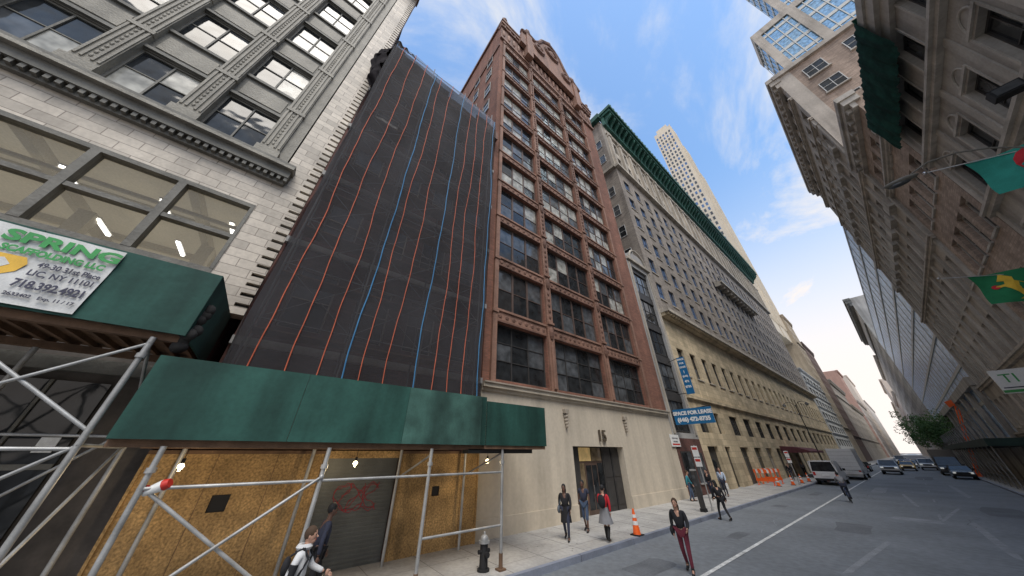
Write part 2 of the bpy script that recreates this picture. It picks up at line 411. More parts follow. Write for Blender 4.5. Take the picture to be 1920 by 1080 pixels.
mb.cyl((-19,-1.7,10.3),(-2.5,-1.7,10.3),.08,roomd)
part(A,'interior',mb)
for (s,d) in ((-3.5,-2.2),(-5.3,-2.2),(-3.5,-5.0),(-5.3,-5.0),(-7.4,-2.2),(-7.4,-5),(-9.5,-3)):
    mb=MB(LT);mb.box(s-.05,s+.05,d-.6,d+.6,10.35,10.42,tube);mb.box(s-.09,s+.09,d-.62,d+.62,10.42,10.47,white);part(A,'ceiling_light',mb)
mb=MB(LT)
for i in range(6):
    a=-3.2-1.9*i;mb.box(a-1.6,a,-.3,-.22,.8,4.3,dark2 if i%2 else gl_d);mb.box(a-1.7,a-1.6,-.3,-.15,.2,4.5,greyA);mb.box(a-1.6,a,-.22,-.18,2.6,2.7,greyA);mb.box(a-.85,a-.8,-.22,-.17,.8,4.3,greyA)
mb.box(-20,-1.95,-.3,-.1,4.5,4.8,greyA)
for s,z in ((-4.0,1.8),(-5.6,1.6),(-3.6,2.9),(-4.9,2.1)): mb.box(s,s+.25,-.22,-.2,z,z+.28,white)
mb.box(-20,-1.97,-.3,-.05,.15,.7,dkbrick)
part(A,'shopfront',mb)
# ---- netted building
N=thing('townhouse','dark red brick townhouse wrapped in black scaffold netting','building',(-13,2.6,0))
mb=MB(LT);cN=ac(-1.2,6.9,4,1.25);rN=ar(6.4,5,3.7,2.3)
facade(mb,-1.6,7.05,0,25,cN,rN+[],.4,dkbrick)
mb.box(-1.6,7.05,-11,-.45,0,25,dkbrick)
for z in (5.6,9.4,13.1,16.8,20.5): mb.box(-1.6,7.05,.002,.15,z,z+.25,greyst)
mb.box(-1.6,7.05,0,.5,24.2,25.1,terra2)
part(N,'wall',mb)
windows(N,OL,(LX,0,0),cN,rN,1,2,fstone,[gl_d,gl_m],rec=.2)
mb=MB(LT);mb.box(1.72,3.88,.003,.03,.15,2.75,shut)
z=.2
while z<2.7: mb.box(1.75,3.85,.03,.05,z,z+.05,shut);z+=.1
mb.box(1.6,3.9,.003,.12,2.75,2.95,osb)
gr=M('graffiti_red',(.30,.03,.04),.6,.1,streak=0)
for k in range(3):
    pts=[]
    for i in range(40):
        t=i/39*6.28*2;pts.append((2.4+k*.4+.22*math.sin(t*1.5+k),.055,1.75+.32*math.sin(t*.9+k*2)+.05*math.cos(5*t)))
    mb.path(pts,.010,gr,4)
part(N,'roller_shutter',mb,'dark grey roller shutter with red graffiti')
def hoard(s0,s1,hs,hz,hw):
    o=thing('plywood_hoarding','orange brown strand board hoarding with a square peephole','hoarding',(-10.95,(s0+s1)/2,.15),'hoardings under the shed')
    mb=MB(lambda s,d,z:(-10.95+d,s,z))
    facade(mb,s0,s1,.15,2.95,[(hs-hw,hs+hw)],[(hz-hw,hz+hw)],.03,osb)
    mb.box(hs-hw,hs+hw,-.05,-.035,hz-hw,hz+hw,black)
    s=s0+1.22
    while s<s1-.1: mb.box(s-.006,s+.006,.0005,.003,.15,2.95,rust);s+=1.22
    part(o,'board',mb)
    mb=MB(lambda s,d,z:(-10.95+d,s,z));mb.box(s0,s1,.003,.05,2.87,2.95,rust);mb.box(s0,s0+.05,.003,.06,.15,2.87,osb);mb.box(s1-.05,s1,.003,.06,.15,2.87,osb);part(o,'batten',mb)
hoard(-1.9,1.7,-.3,1.85,.17);hoard(3.9,7.05,5.35,1.75,.14)
mb=MB();
for y in (-1.2,1.2,3.6,6.0):
    for x in (-10.0,-10.8): mb.cyl((x,y,4.4),(x,y,25.6 if x>-10.5 else 24),.03,pipe_in,n=6)
for i in range(11):
    z=6.2+1.9*i
    mb.cyl((-10.03,-1.2,z),(-10.03,6.0,z),.022,pipe_in,n=5)
    mb.box(-10.75,-10.05,-1.2,6.0,z-.3,z-.26,rust)
    for y in (-1.2,1.2,3.6):
        if z<23: mb.cyl((-10.06,y,z),(-10.06,y+2.4,z+1.9),.015,pipe_in,n=5);mb.cyl((-10.09,y,z+1.9),(-10.09,y+2.4,z),.015,pipe_in,n=5)
single('scaffold','galvanised tube scaffold standing behind black netting','scaffold',mb,(-10.4,2.4,4.4))
def nd(s,z):
    return .035*math.sin(1.3*s+.35*z)+.03*math.sin(2.9*s-.7*z+1)+.02*math.sin(.9*z+s)+.012*math.sin(5.3*s+2.1*z)
def zt(s): return 25.0+.12*math.sin(s*2.6)-(.45*((s-2)/4) if s>2 else 0)
def npos(s,t):
    z=4.45+t*(zt(s)-4.45)
    return (-9.84+nd(s,z),s+.025*math.sin(z*.8),z)
net=thing('debris_net','black translucent debris net with orange straps and blue ropes','net',(-9.9,2.4,4.45))
mb=MB();NS,NT=46,110;vs=[];fs=[];fb=[]
for j in range(NT+1):
    for i in range(NS+1):
        vs.append(npos(-1.35+7.6*i/NS,j/NT))
for j in range(NT):
    for i in range(NS):
        a=j*(NS+1)+i;f=(a,a+1,a+NS+2,a+NS+1)
        (fb if j>=NT-5-(3 if 22<i<36 else 0) and i>3 else fs).append(f)
mb.raw(vs,fs,netm);k=mb.mt(netb)
for f in fb: mb.f.append(list(f));mb.mi.append(k)
o=part(net,'net_sheet',mb,smooth=True)
for (s,dx) in ((6.25,1.2),(-1.35,1.2)):
    mb=MB();vs=[];fs=[]
    for j in range(60):
        z=4.45+j/59*20.2
        for i in range(7):
            u=i/6;vs.append((-9.84-u*dx,s+.06*math.sin(u*5+z*.6)+.04*math.sin(z*1.7+u*3),z))
    for j in range(59):
        for i in range(6): a=j*7+i;fs.append((a,a+1,a+8,a+7))
    mb.raw(vs,fs,netm);part(net,'side_net',mb,smooth=True)
mb=MB();vs=[];fs=[]
for j in range(60):
    v=j/59
    for i in range(30):
        u=i/29;w=.18+.62*(math.sin(math.pi*min(1,v*1.1))**.8)+.1*math.sin(11*v+2*u)
        vs.append((-10.0-.95*u+.10*math.sin(13*u+5*v)+.05*math.sin(31*u+11*v),-1.22-w*math.sin(math.pi*(.1+.8*u))+.07*math.sin(17*v+9*u)+.04*math.sin(41*v),20.2+4.9*v+.14*math.sin(9*u+3*v)+.1*math.sin(23*u)))
for j in range(59):
    for i in range(29): a=j*30+i;fs.append((a,a+1,a+31,a+30))
mb.raw(vs,fs,netd);part(net,'net_folds',mb,'crumpled black net folds gathered at the upper corner',smooth=True)
mb=MB();vs=[];fs=[]
for j in range(12):
    v=j/11
    for i in range(30):
        u=i/29;vs.append((-9.80+.05*math.sin(u*20+v*4),-1.35+1.3*u,24.6+.6*v*(1-u)+.07*math.sin(17*u)))
for j in range(11):
    for i in range(29): a=j*30+i;fs.append((a,a+1,a+31,a+30))
mb.raw(vs,fs,netd);part(net,'net_folds',mb,smooth=True)
for kind,ss,mm in (('strap',(-.85,-.1,.65,1.75,2.55,4.15,4.75,5.4),orst),('rope',(1.35,3.5,6.12),blst)):
    for s in ss:
        mb=MB();pts=[];ph=R()*6
        for j in range(120):
            t=j/119;p=npos(s+.035*math.sin(t*9+ph)+.018*math.sin(t*31+ph*2)+.006*math.sin(t*90),t);pts.append((p[0]+.03,p[1],p[2]))
        mb.tubep(pts,.016 if kind=='strap' else .022,mm,5);part(net,kind,mb,smooth=True)
# ---- sidewalk shed (lower)
def shed(name,label,y0,y1,z0,z1,poles,x0,seam):
    S=thing(name,label,'scaffolding',(x0,(y0+y1)/2,.15))
    mb=MB();k=y0;i=0
    while k<y1-.05:
        k2=min(y1,k+seam);mb.box(x0-.03,x0+(.004 if i%2 else 0),k+.004,k2-.004,z0,z1,ply2 if i%3==2 else ply);k=k2;i+=1
    mb.box(-11.0,x0-.03,y1-.03,y1,z0,z1,ply);mb.box(-11.0,x0-.03,y0,y0+.03,z0,z1,ply)
    part(S,'fascia',mb)
    mb=MB();mb.box(-11.0,x0-.03,y0+.03,y1-.03,z0+.12,z0+.2,rust)
    k=y0+.1
    while k<y1-.1: mb.box(-10.9,x0-.1,k,k+.07,z0+.02,z0+.12,rust);k+=.32
    mb.box(-8.5,-8.35,y0,y1,z0-.12,z0+.02,rust);mb.box(-10.7,-10.55,y0,y1,z0-.12,z0+.02,rust);part(S,'deck',mb)
    for y in poles:
        for x in (-8.3,):
            mb=MB();mb.cyl((x,y,.19),(x,y,z0-.1),.045,pipe,n=10);mb.box(x-.11,x+.11,y-.11,y+.11,.15,.19,rust);mb.cyl((x,y,.19),(x,y,.5),.055,rust,n=10);mb.cyl((x,y,z0-.5),(x,y,z0-.42),.07,pipe,n=8);part(S,'pole',mb,smooth=True)
    return S
S1=shed('sidewalk_shed','green plywood sidewalk shed on galvanised poles over pavement',-2.0,5.5,3.1,4.5,(-1.3,1.3,3.8,6.25),-8.2,2.44)
def brace(S,p,q,r=.028):
    mb=MB();mb.cyl(p,q,r,pipe,n=8)
    for e in (p,q): mb.sph(e,.05,pipe,6,4)
    part(S,'brace',mb,smooth=True)
mb=MB();mb.box(-8.23,-8.19,5.52,8.17,3.1,4.38,ply);mb.box(-11,-8.23,8.13,8.17,3.1,4.38,ply);part(S1,'fascia',mb,'darker green plywood end panel')
mb=MB();mb.box(-11.0,-8.23,5.5,8.13,3.0,3.1,rust);mb.box(-8.7,-8.35,5.0,7.6,2.88,3.0,dark);part(S1,'deck',mb)
brace(S1,(-8.3,-1.3,2.38),(-8.3,6.25,2.38));brace(S1,(-8.3,3.8,1.1),(-8.3,6.25,1.1));brace(S1,(-8.34,-1.3,2.4),(-8.34,1.3,.5));brace(S1,(-8.26,1.3,2.45),(-8.26,-1.3,.55))
brace(S1,(-8.3,-1.3,.75),(-8.3,1.3,.75));brace(S1,(-8.3,6.25,2.9),(-10.6,6.25,2.2));brace(S1,(-8.3,3.8,2.85),(-10.6,3.8,2.2))
for y in (-1.3,1.3,3.8,6.25):
    mb=MB();mb.cyl((-10.62,y,.15),(-10.62,y,3.0),.045,pipe,n=10);part(S1,'pole',mb,smooth=True)
for y in (-1.1,2.2,6.5):
    o=thing('work_light','lit caged bulb hanging under the shed deck','lamp',(-9.5,y,2.66),'lights under the shed')
    mb=MB();mb.sph((-9.5,y,2.66),.05,bulbm);part(o,'bulb',mb,smooth=True)
    mb=MB();mb.cyl((-9.5,y,2.71),(-9.5,y,2.8),.03,black);mb.cyl((-9.5,y,2.8),(-9.5,y,3.2),.006,black,n=5);part(o,'socket',mb)
    mb=MB()
    for k in range(5):
        a=k*1.257;mb.path([(-9.5+.03*math.cos(a),y+.03*math.sin(a),2.72),(-9.5+.075*math.cos(a),y+.075*math.sin(a),2.65),(-9.5+.02*math.cos(a),y+.02*math.sin(a),2.57)],.003,chrome,4)
    part(o,'cage',mb)
    ld=bpy.data.lights.new('bulb_light','POINT');ld.energy=26;ld.color=(1,.78,.48);ld.shadow_soft_size=.08
    lo=bpy.data.objects.new('bulb_light',ld);COL.objects.link(lo);lo.parent=o;lo.location=(.0,0,-.12)
mb=MB();mb.cyl((-8.38,-1.25,2.32),(-8.3,-1.05,2.42),.06,white,r2=.09);mb.cyl((-8.3,-1.05,2.42),(-8.27,-.98,2.45),.09,redp,r2=.07);mb.sph((-8.38,-1.25,2.36),.07,redp)
single('warning_light','red and white warning light clipped on a shed pole','lamp',mb,(-8.34,-1.2,2.36),smooth=True)
# ---- upper left shed
S2=shed('sidewalk_shed','taller green plywood sidewalk shed carrying a company banner',-14.0,-1.85,4.92,6.35,(-2.25,-4.3,-6.4,-8.5),-8.2,2.44)
for y0,y1 in ((-4.3,-2.25),(-6.4,-4.3),(-8.5,-6.4)):
    brace(S2,(-8.3,y0,1.2),(-8.3,y1,3.0));brace(S2,(-8.26,y0,3.0),(-8.26,y1,1.2));brace(S2,(-8.3,y0,3.1),(-8.3,y1,4.7));brace(S2,(-8.33,y0,4.6),(-8.33,y1,3.2))
    brace(S2,(-8.3,y0,2.95),(-8.3,y1,2.95));brace(S2,(-8.3,y0,1.1),(-8.3,y1,1.1));brace(S2,(-10.6,y0,1.2),(-10.6,y1,3.4));brace(S2,(-10.6,y0,3.2),(-10.6,y1,3.2))
for y in (-2.25,-4.3,-6.4):
    mb=MB();mb.cyl((-10.62,y,.15),(-10.62,y,4.85),.045,pipe,n=10);part(S2,'pole',mb,smooth=True)
    brace(S2,(-8.3,y,4.7),(-10.6,y,3.2));brace(S2,(-8.3,y,3.0),(-10.6,y,3.0));brace(S2,(-8.3,y,1.4),(-10.6,y,3.1))
mb=MB()
for k in range(9): mb.sph((-8.35-.12*R(),-1.78-.18*R(),4.75+.12*k),(.1+.05*R(),.09+.06*R(),.14),dark,7,5)
part(S2,'tarpaulin',mb,'dark crumpled tarpaulin tied at the shed corner',smooth=True)
B=thing('banner_sign','white and yellow scaffolding company banner on green shed','sign',(-8.15,-4.0,5.65))
ban=cm('banner_vinyl',(.62,.62,.6),.5);bany=cm('banner_yellow',(.75,.45,.06),.5);bgreen=cm('banner_green',(.05,.30,.08),.5);bdk=cm('banner_dark',(.05,.05,.08),.5)
TB=off(OL,(-8.16,0,0))
mb=MB(TB);vs=[];fs=[]
for j in range(9):
    for i in range(13): vs.append((-4.85+1.6*i/12,.012*math.sin(i*1.1+j*.8),4.96+1.34*j/8))
for j in range(8):
    for i in range(12): a=j*13+i;fs.append((a,a+1,a+14,a+13))
mb.raw(vs,fs,ban);part(B,'sheet',mb,smooth=True)
mb=MB(TB);mb.poly([(-4.7,.018,5.76),(-4.7,.018,5.3),(-4.25,.018,5.36),(-4.1,.018,5.5),(-4.06,.018,5.66),(-4.12,.018,5.77)],bany)
mb.poly([(-4.4,.022,5.66),(-4.4,.022,5.5),(-4.26,.022,5.52),(-4.2,.022,5.6),(-4.3,.022,5.7)],ban);part(B,'yellow_shape',mb)
mb=MB()
X=-8.125
textmesh(mb,'SPRING',.29,bgreen,(X,-3.87,6.10),(0,1,0),bold=.012,sx=-1.27)
textmesh(mb,'SCAFFOLDING LLC',.16,bgreen,(X,-3.88,5.87),(0,1,0),bold=.007,sx=-1.10)
textmesh(mb,'49-30 31st Place',.135,bdk,(X,-3.62,5.68),(0,1,0),bold=.003,sx=-.68)
textmesh(mb,'LIC, NY 11101',.145,bdk,(X,-3.63,5.52),(0,1,0),bold=.003,sx=-.68)
textmesh(mb,'718.392.4921',.19,bdk,(X,-3.65,5.31),(0,1,0),bold=.006,sx=-.72)
textmesh(mb,'2633402   Exp. 11 / 17',.08,bdk,(X,-3.66,5.12),(0,1,0),bold=.002,sx=-.70)
part(B,'lettering',mb)
# ================================================================ BUILDING 15
C=thing('office_tower','tall red brown brick and terracotta loft tower with ornate gable','building',(-16,16,0))
c15=[(7.8,11.55),(12.15,17.1),(17.7,22.15)]
r15=[(5.95,8.95)]+[(9.72+3.57*i,12.62+3.57*i) for i in range(10)]
mb=MB(LT)
facade(mb,7.1,24.9,5.7,50.5,c15,r15,.5,brick15)
mb.box(7.1,24.9,-22,-.5,5.7,50.5,brick15)
part(C,'wall',mb)
mb=MB(LT)
facade(mb,7.1,24.9,0.1,5.35,[(13.0,17.7)],[(.1,3.2)],.5,beige)
mb.box(7.1,24.9,-22,-1.6,0,5.7,beige2);mb.box(13,17.7,-1.6,-1.3,.1,3.2,dkframe)
mb.box(7.1,24.9,-.5,.08,5.35,5.5,beige);mb.box(7.1,24.9,-.5,.22,5.5,5.68,beige);mb.box(7.1,24.9,-.5,.3,5.68,5.74,beige2)
mb.box(7.1,13.0,0,.05,.15,.75,beige);mb.box(17.7,24.9,0,.05,.15,.75,beige)
part(C,'street_storey',mb,'plain beige stucco ground storey')
for s in (12.6,18.35):
    mb=MB(LT)
    mb.box(s-.16,s+.16,0,.2,4.75,4.95,beige2)
    for k,(z,w) in enumerate(((4.6,.13),(4.42,.11),(4.26,.09),(4.12,.06))): mb.sph((s,.07,z),(w,.13,.1),beige2,8,6)
    part(C,'corbel',mb)
mb=MB();textmesh(mb,'15',.86,cm('bronze_numerals',(.09,.07,.05),.4),(LX+.09,15.6,3.72),(0,1,0),ext=.04,bold=.008);part(C,'house_number',mb)
mb=MB(LT)
mb.box(13.02,13.9,-.45,-.4,.15,3.15,dkframe);mb.box(16.0,17.68,-.45,-.4,.15,3.15,dkframe);mb.box(16.82,16.86,-.4,-.37,.15,3.15,black)
for a in (16.1,16.95): mb.box(a,a+.62,-.4,-.38,.4,1.5,dkframe);mb.box(a,a+.62,-.4,-.38,1.7,2.95,dkframe)
mb.box(13.92,15.98,-.5,-.46,2.4,2.48,brownframe);mb.box(13.92,15.0,-.5,-.46,2.5,3.15,warmlit);mb.box(15.05,15.98,-.5,-.46,2.5,3.15,gl_w)
part(C,'door_surround',mb)
mb=MB(LT);mb.box(14.35,15.45,-.5,-.42,.15,2.4,brownframe);mb.box(14.43,14.87,-.44,-.41,.35,2.3,gl_d);mb.box(14.95,15.38,-.44,-.41,.35,2.3,gl_d);mb.cyl((14.9,-.38,1.0),(14.9,-.38,1.4),.015,chrome);part(C,'door',mb)
for a,b,g_ in ((13.92,14.34,gl_w),(15.46,15.98,gl_d)):
    mb=MB(LT);mb.box(a,b,-.5,-.44,.15,2.4,g_);part(C,'side_light',mb)
for a,b in ((7.5,7.78),(11.6,12.1),(17.15,17.65),(22.17,22.45)):
    mb=MB(LT);mb.box(a,b,.002,.16,5.75,46,terra);c=(a+b)/2;w=(b-a)/2
    if w>.2:
        mb.cyl((c,.18,5.9),(c,.18,8.6),w*.45,terra,n=10)
        for k in range(11):
            z=9.2+3.57*k;mb.sph((c,.18,z),(w*.7,.14,.45),terra2,8,6);mb.box(c-w*1.05,c+w*1.05,.1,.26,z+.55,z+.68,terra)
            for q in range(5): mb.sph((c,.16,z+1.1+.42*q),(w*.45,.08,.16),terra2,7,5)
    else:
        for k in range(11): mb.box(a-.05,b+.05,.1,.22,9.4+3.57*k,9.55+3.57*k,terra)
    part(C,'pilaster',mb)
for a,b in c15:
    for k,(c,d) in enumerate(r15):
        top=r15[k+1][0] if k<10 else 45.9
        mb=MB(LT);mb.box(a,b,.002,.05,d+.02,top-.16,terra);mb.box(a,b,.002,.13,top-.15,top-.02,terra);mb.box(a,b,.002,.09,d+.0,d+.1,terra2)
        n=int((b-a)/.42)
        for i in range(n):
            s=a+(b-a)*(i+.5)/n;mb.sph((s,.05,(d+top)/2-.03),(.15,.05,.15),terra2,6,4)
        part(C,'spandrel',mb)
def g15(ri):
    return [gl_d,gl_d,gl_m] if ri<2 else ([gl_d,gl_m,gl_p,gl_d] if ri<4 else [gl_m,gl_p,gl_d,gl_p])  # upper floors get more pale panes, painting in the white sky's reflection
for i,(cc,ncol) in enumerate(zip(c15,(3,4,4))):
    windows(C,OL,(LX,0,0),[cc],r15[:1],ncol,3,dkframe,[gl_d],rec=.3,fw=.08,gsel=lambda r:[gl_d,gl_d,gl_m],mw=.07)
    windows(C,OL,(LX,0,0),[cc],r15[1:],ncol,2,brownframe,[gl_d],rec=.22,fw=.1,gsel=lambda r:g15(r+1),mw=.14,nv=9)
mb=MB(LT)
mb.box(7.0,25.0,0,.25,46,46.4,terra);mb.box(7.1,24.9,0,.12,46.4,49.6,terra2);mb.box(7.0,25.0,-.3,.3,49.6,50.1,terra);mb.box(6.95,25.05,-.5,.45,50.1,50.7,terra);mb.box(6.9,25.1,-.6,.55,50.7,51.0,terra2)
for i in range(22):
    s=7.5+.8*i;mb.sph((s,.15,48),(.22,.15,.9),terra,7,5);mb.box(s-.12,s+.12,.12,.4,49.3,49.9,terra2)
part(C,'roof_cornice',mb)
mb=MB(LT)
gp=[(9.8,49.0),(10.0,52.6),(11.2,53.6),(12.4,53.4),(13.2,54.8),(14.0,57.0),(15.0,58.3),(16,58.8),(17,58.3),(18.0,57.0),(18.8,54.8),(19.6,53.4),(20.8,53.6),(22.0,52.6),(22.2,49.0)]
mb.prism([(a,c) for a,c in gp],1,.3,.8,terra)
for a,b in zip(gp[1:-1],gp[2:-1]): mb.cyl((a[0],.75,a[1]),(b[0],.75,b[1]),.32,terra2,n=8)
for s,z in ((11.2,53.9),(16,58.9),(20.8,53.9)):
    mb.cyl((s,.5,z-.6),(s,.5,z+.3),.5,terra,r2=.3);mb.sph((s,.5,z+.9),(.5,.5,.7),terra2,8,6);mb.sph((s,.5,z+1.8),(.28,.28,.4),terra,8,6)
for s,z,r in ((16,55.6,1.3),(13.2,52.2,.8),(18.8,52.2,.8)): mb.torus((s,.85,z),r,.28,terra2,n=16);mb.sph((s,.85,z),(r*.5,.3,r*.6),terra,8,6)
for s in (11.2,20.8): mb.box(s-.5,s+.5,.3,1.0,46.5,53,terra)
part(C,'gable',mb,'ornate curved terracotta roof gable with finials')
for s in (7.5,24.5):
    mb=MB(LT);mb.box(s-.45,s+.45,-.3,.4,51.0,52.0,terra);mb.sph((s,.1,52.4),(.4,.4,.45),terra2,8,6);part(C,'finial',mb)
for z0,z1,d in ((50.4,51.0,.2),(44,44.3,.12)):
    mb=MB(off(OF,(0,7.1,0)));mb.box(-22,LX-.01,.002,d,z0,z1,terra2);part(C,'side_cornice',mb)
for x in (-13.6,-16.4):
    for z in (28.5,32,35.6,39.2,42.7):
        mb=MB(off(OF,(0,7.098,0)));winfill(mb,1.1,1.9,1,2,greyst,[gl_d,gl_m],rec=-.05,o=(x,0,z));part(C,'side_window',mb)
# ================================================================ E narrow grey
E=thing('narrow_building','narrow grey stone building with dark glass bays and arched top','building',(-15,27.3,0))
mb=MB(LT);cE=[(25.7,29.0)];rE=[(4.3,20.6)]
facade(mb,24.95,29.7,3.9,21.6,cE,rE,.5,greyst);mb.box(24.95,29.7,-20,-.5,0,21.6,greyst)
mb.box(24.95,29.7,-.4,0,.1,3.9,dkbrick)
pts=[(25.0,21.6)]+[(27.33+2.3*math.cos(math.pi*(1-i/12)),21.6+1.1*math.sin(math.pi*i/12)) for i in range(13)]+[(29.65,21.6)]
mb.prism(pts,1,-.4,.05,greyst);mb.torus((27.33,.1,21.5),1.7,.12,fstone,n=14,a0=0,a1=math.pi)
mb.box(24.95,29.7,0,.25,21.2,21.5,fstone)
for s in (25.3,29.35): mb.box(s-.12,s+.12,0,.1,4.2,20.9,fstone)
part(E,'wall',mb)
rr=ar(4.4,5,3.3,2.5);windows(E,OL,(LX,0,0),cE,rr,3,2,dkframe,[gl_d,gl_m,gl_d],rec=.3,fw=.09)
for z in [4.3+3.3*i-.9+.1 for i in range(1,6)]:
    mb=MB(LT);mb.box(25.7,29.0,-.4,-.18,z+.02,z+.78,dkframe);part(E,'spandrel',mb)
mb=MB(LT);mb.box(25.4,27.2,.002,.05,.2,3.0,dkframe);mb.box(25.5,26.3,.05,.07,.35,2.9,gl_d);mb.box(26.35,27.1,.05,.07,.35,2.9,gl_m);part(E,'door',mb)
mb=MB(LT);mb.box(27.5,29.2,.002,.05,.9,2.9,gl_m);mb.box(27.4,29.3,.002,.1,.8,.9,greyst);part(E,'shop_window',mb)
def sign_perp(label,x0,x1,y,z0,z1,lines):
    s=thing('lease_sign',label,'sign',((x0+x1)/2,y,z0))
    mb=MB();mb.box(x0,x1,y-.05,y+.05,z0,z1,blues);part(s,'panel',mb)
    mb=MB()
    for t,sz,z in lines: textmesh(mb,t,sz,white,((x0+x1)/2,y-.056,z),(1,0,0),bold=.018*sz/.3)
    part(s,'lettering',mb)
    mb=MB();mb.cyl((LX,y,z1-.2),(x1,y,z1+.08),.03,black);mb.cyl((LX,y,z0+.1),(x0,y,z0+.1),.03,black);part(s,'bracket',mb)
sign_perp('blue projecting sign reading space for lease with phone number',-10.9,-8.1,25.6,4.8,5.9,[('SPACE FOR LEASE',.355,5.58),('(646) 472-8735',.38,5.12)])
sign_perp('tall narrow blue lease banner on the grey building',-10.3,-9.68,28.0,7.3,10.5,[('SPACE',.2,10.3),('FOR',.2,9.95),('LEASE',.2,9.6),('|',.25,9.2),('(646)',.21,8.8),('472',.24,8.35),('8735',.24,7.9)])
mb=MB(LT);mb.box(24.2,25.6,.04,.1,3.3,4.1,white);mb.box(24.3,25.5,.1,.105,3.4,3.5,redp)
textmesh(mb,'RETAIL SPACE',.15,bdk,(LX+.106,24.9,3.85),(0,1,0));textmesh(mb,'AVAILABLE',.15,bdk,(LX+.106,24.9,3.63),(0,1,0))
single('wall_sign','small white rental notice board on the wall','sign',mb,(LX,24.9,3.7))
# ================================================================ F long block
F=thing('long_block','long grey brick block with cream base and green copper cornice','building',(-16,72,0))
FE=115.
mb=MB(LT)
cF=ac(30.2,FE-.5,27,1.55);rF=[(18.3+3.72*i,20.6+3.72*i) for i in range(6)]
facade(mb,29.7,FE,16.5,41.2,cF,rF,.45,gbrick)
mb.box(29.7,FE,-24,-.45,0,55,gbrick)
part(F,'wall',mb)
mb=MB(LT);rB=[(9.6,12.4)]
facade(mb,29.7,FE,7.3,15.6,cF,rB,.45,cream)
cB=[(31.0,33.4),(35.2,36.6)]+ac(38.5,FE-1,16,2.6)
facade(mb,29.7,FE,0.1,7.3,cB,[(.1,3.4),(4.5,6.4)],.45,cream)
mb.box(29.7,FE,.002,.25,7.3,7.6,cream);mb.box(29.6,FE,.002,.5,15.6,15.95,cream);mb.box(29.5,FE,.002,.95,15.95,16.3,fstone);mb.box(29.7,FE,-.45,.3,16.3,16.5,fstone)
i=29.8
while i<FE: mb.box(i,i+.18,.5,.8,15.7,15.95,cream);i+=.6
part(F,'base',mb,'cream stone lower storeys')
mb=MB(LT);rU=[(42.6,45.4),(46.6,49.4)]
facade(mb,29.7,FE,41.2,54.,cF,rU,.45,fstone)
mb.box(29.5,FE,.002,.6,41.2,41.7,fstone);mb.box(29.6,FE,.002,.3,50.3,50.7,fstone)
pF=(FE-.5-30.2)/27
for i in range(28):
    s=30.2+pF*i;mb.box(s-.3,s+.3,.002,.35,41.7,50.3,fstone);mb.box(s-.4,s+.4,.002,.5,49.7,50.29,fstone)
part(F,'upper_storeys',mb,'pale limestone pilastered top storeys')
mb=MB(LT)
mb.box(29.4,FE+.3,.002,1.9,54.9,55.5,copper);mb.box(29.2,FE+.5,-.5,2.2,55.5,56.2,copper);mb.box(29.5,FE,.002,.5,52.6,54.9,copper)
i=29.8
while i<FE:
    mb.prism([(.5,52.9),(.5,54.88),(1.75,54.88),(1.7,54.3),(.9,53.6)],0,i,i+.35,copper);i+=1.3
i=29.4
while i<FE: mb.sph((i+.4,2.15,56.4),(.2,.12,.3),copper,6,4);i+=1.0
part(F,'cornice',mb,'green copper bracketed cornice')
mb=MB(off(OF,(0,29.7,0)));mb.box(-22,LX-.01,.002,.9,54.9,56.1,copper);part(F,'side_cornice',mb)
mb=MB(off(OF,(0,29.7,0)));mb.box(-22,LX-.01,.002,.5,41.2,41.7,fstone);part(F,'side_cornice',mb)
bf=M('blue_frame',(.07,.12,.22),.5,.1,streak=0)
windows(F,OL,(LX,0,0),cF,rF,2,2,bf,[gl_b,gl_m,gl_d,gl_b],sill=fstone,rec=.2,cap=60,fw=.08)
windows(F,OL,(LX,0,0),cF,rB,2,2,dkframe,[gl_d,gl_m],sill=fstone,rec=.3,cap=16)
windows(F,OL,(LX,0,0),cF,rU,2,2,dkframe,[gl_d,gl_m,gl_b],rec=.3,cap=10)
windows(F,OL,(LX,0,0),cB[2:],[(4.5,6.4)],5,3,dkframe,[gl_d],rec=.25,cap=16,mw=.08)
for a,b in cB[:2]: mb=MB(LT);mb.box(a,b,-.45,-.3,.15,3.4,dkframe);mb.box(a+.1,b-.1,-.3,-.27,.3,2.4,gl_d);mb.box(a,b,-.45,-.31,4.5,6.4,gl_d);part(F,'door',mb)
for k,(a,b) in enumerate(cB[2:]):
    mb=MB(LT);mb.box(a,b,-.45,-.3,.15,3.4,(dkframe,gl_d,beige2)[k%3]);mb.box((a+b)/2-.03,(a+b)/2+.03,-.3,-.25,.15,3.4,greyA)
    mb.box(a,b,-.3,-.25,2.4,2.48,greyA);part(F,'door',mb)
mb=MB(LT);mb.box(60,84,.002,1.3,31.4,31.7,fstone);mb.box(60,84,1.2,1.3,31.7,32.7,dkframe)
i=60.
while i<84: mb.box(i,i+.3,.002,1.0,30.8,31.4,fstone);i+=2
part(F,'balcony',mb)
can=cm('maroon_canvas',(.10,.03,.035))
mb=MB(LT);mb.prism([(0,2.9),(0,3.7),(1.8,3.5),(2.9,3.1),(2.9,2.9)],0,56,66,can);part(F,'canopy',mb,'dark maroon entrance canopy')
for x in (-13.2,-15.2,-17.2):
    for z in (24,28,32,36,44,48): mb=MB(off(OF,(0,29.698,0)));winfill(mb,1.0,1.9,1,2,whiteframe,[gl_d,gl_m],rec=-.05,o=(x,0,z));part(F,'side_window',mb)
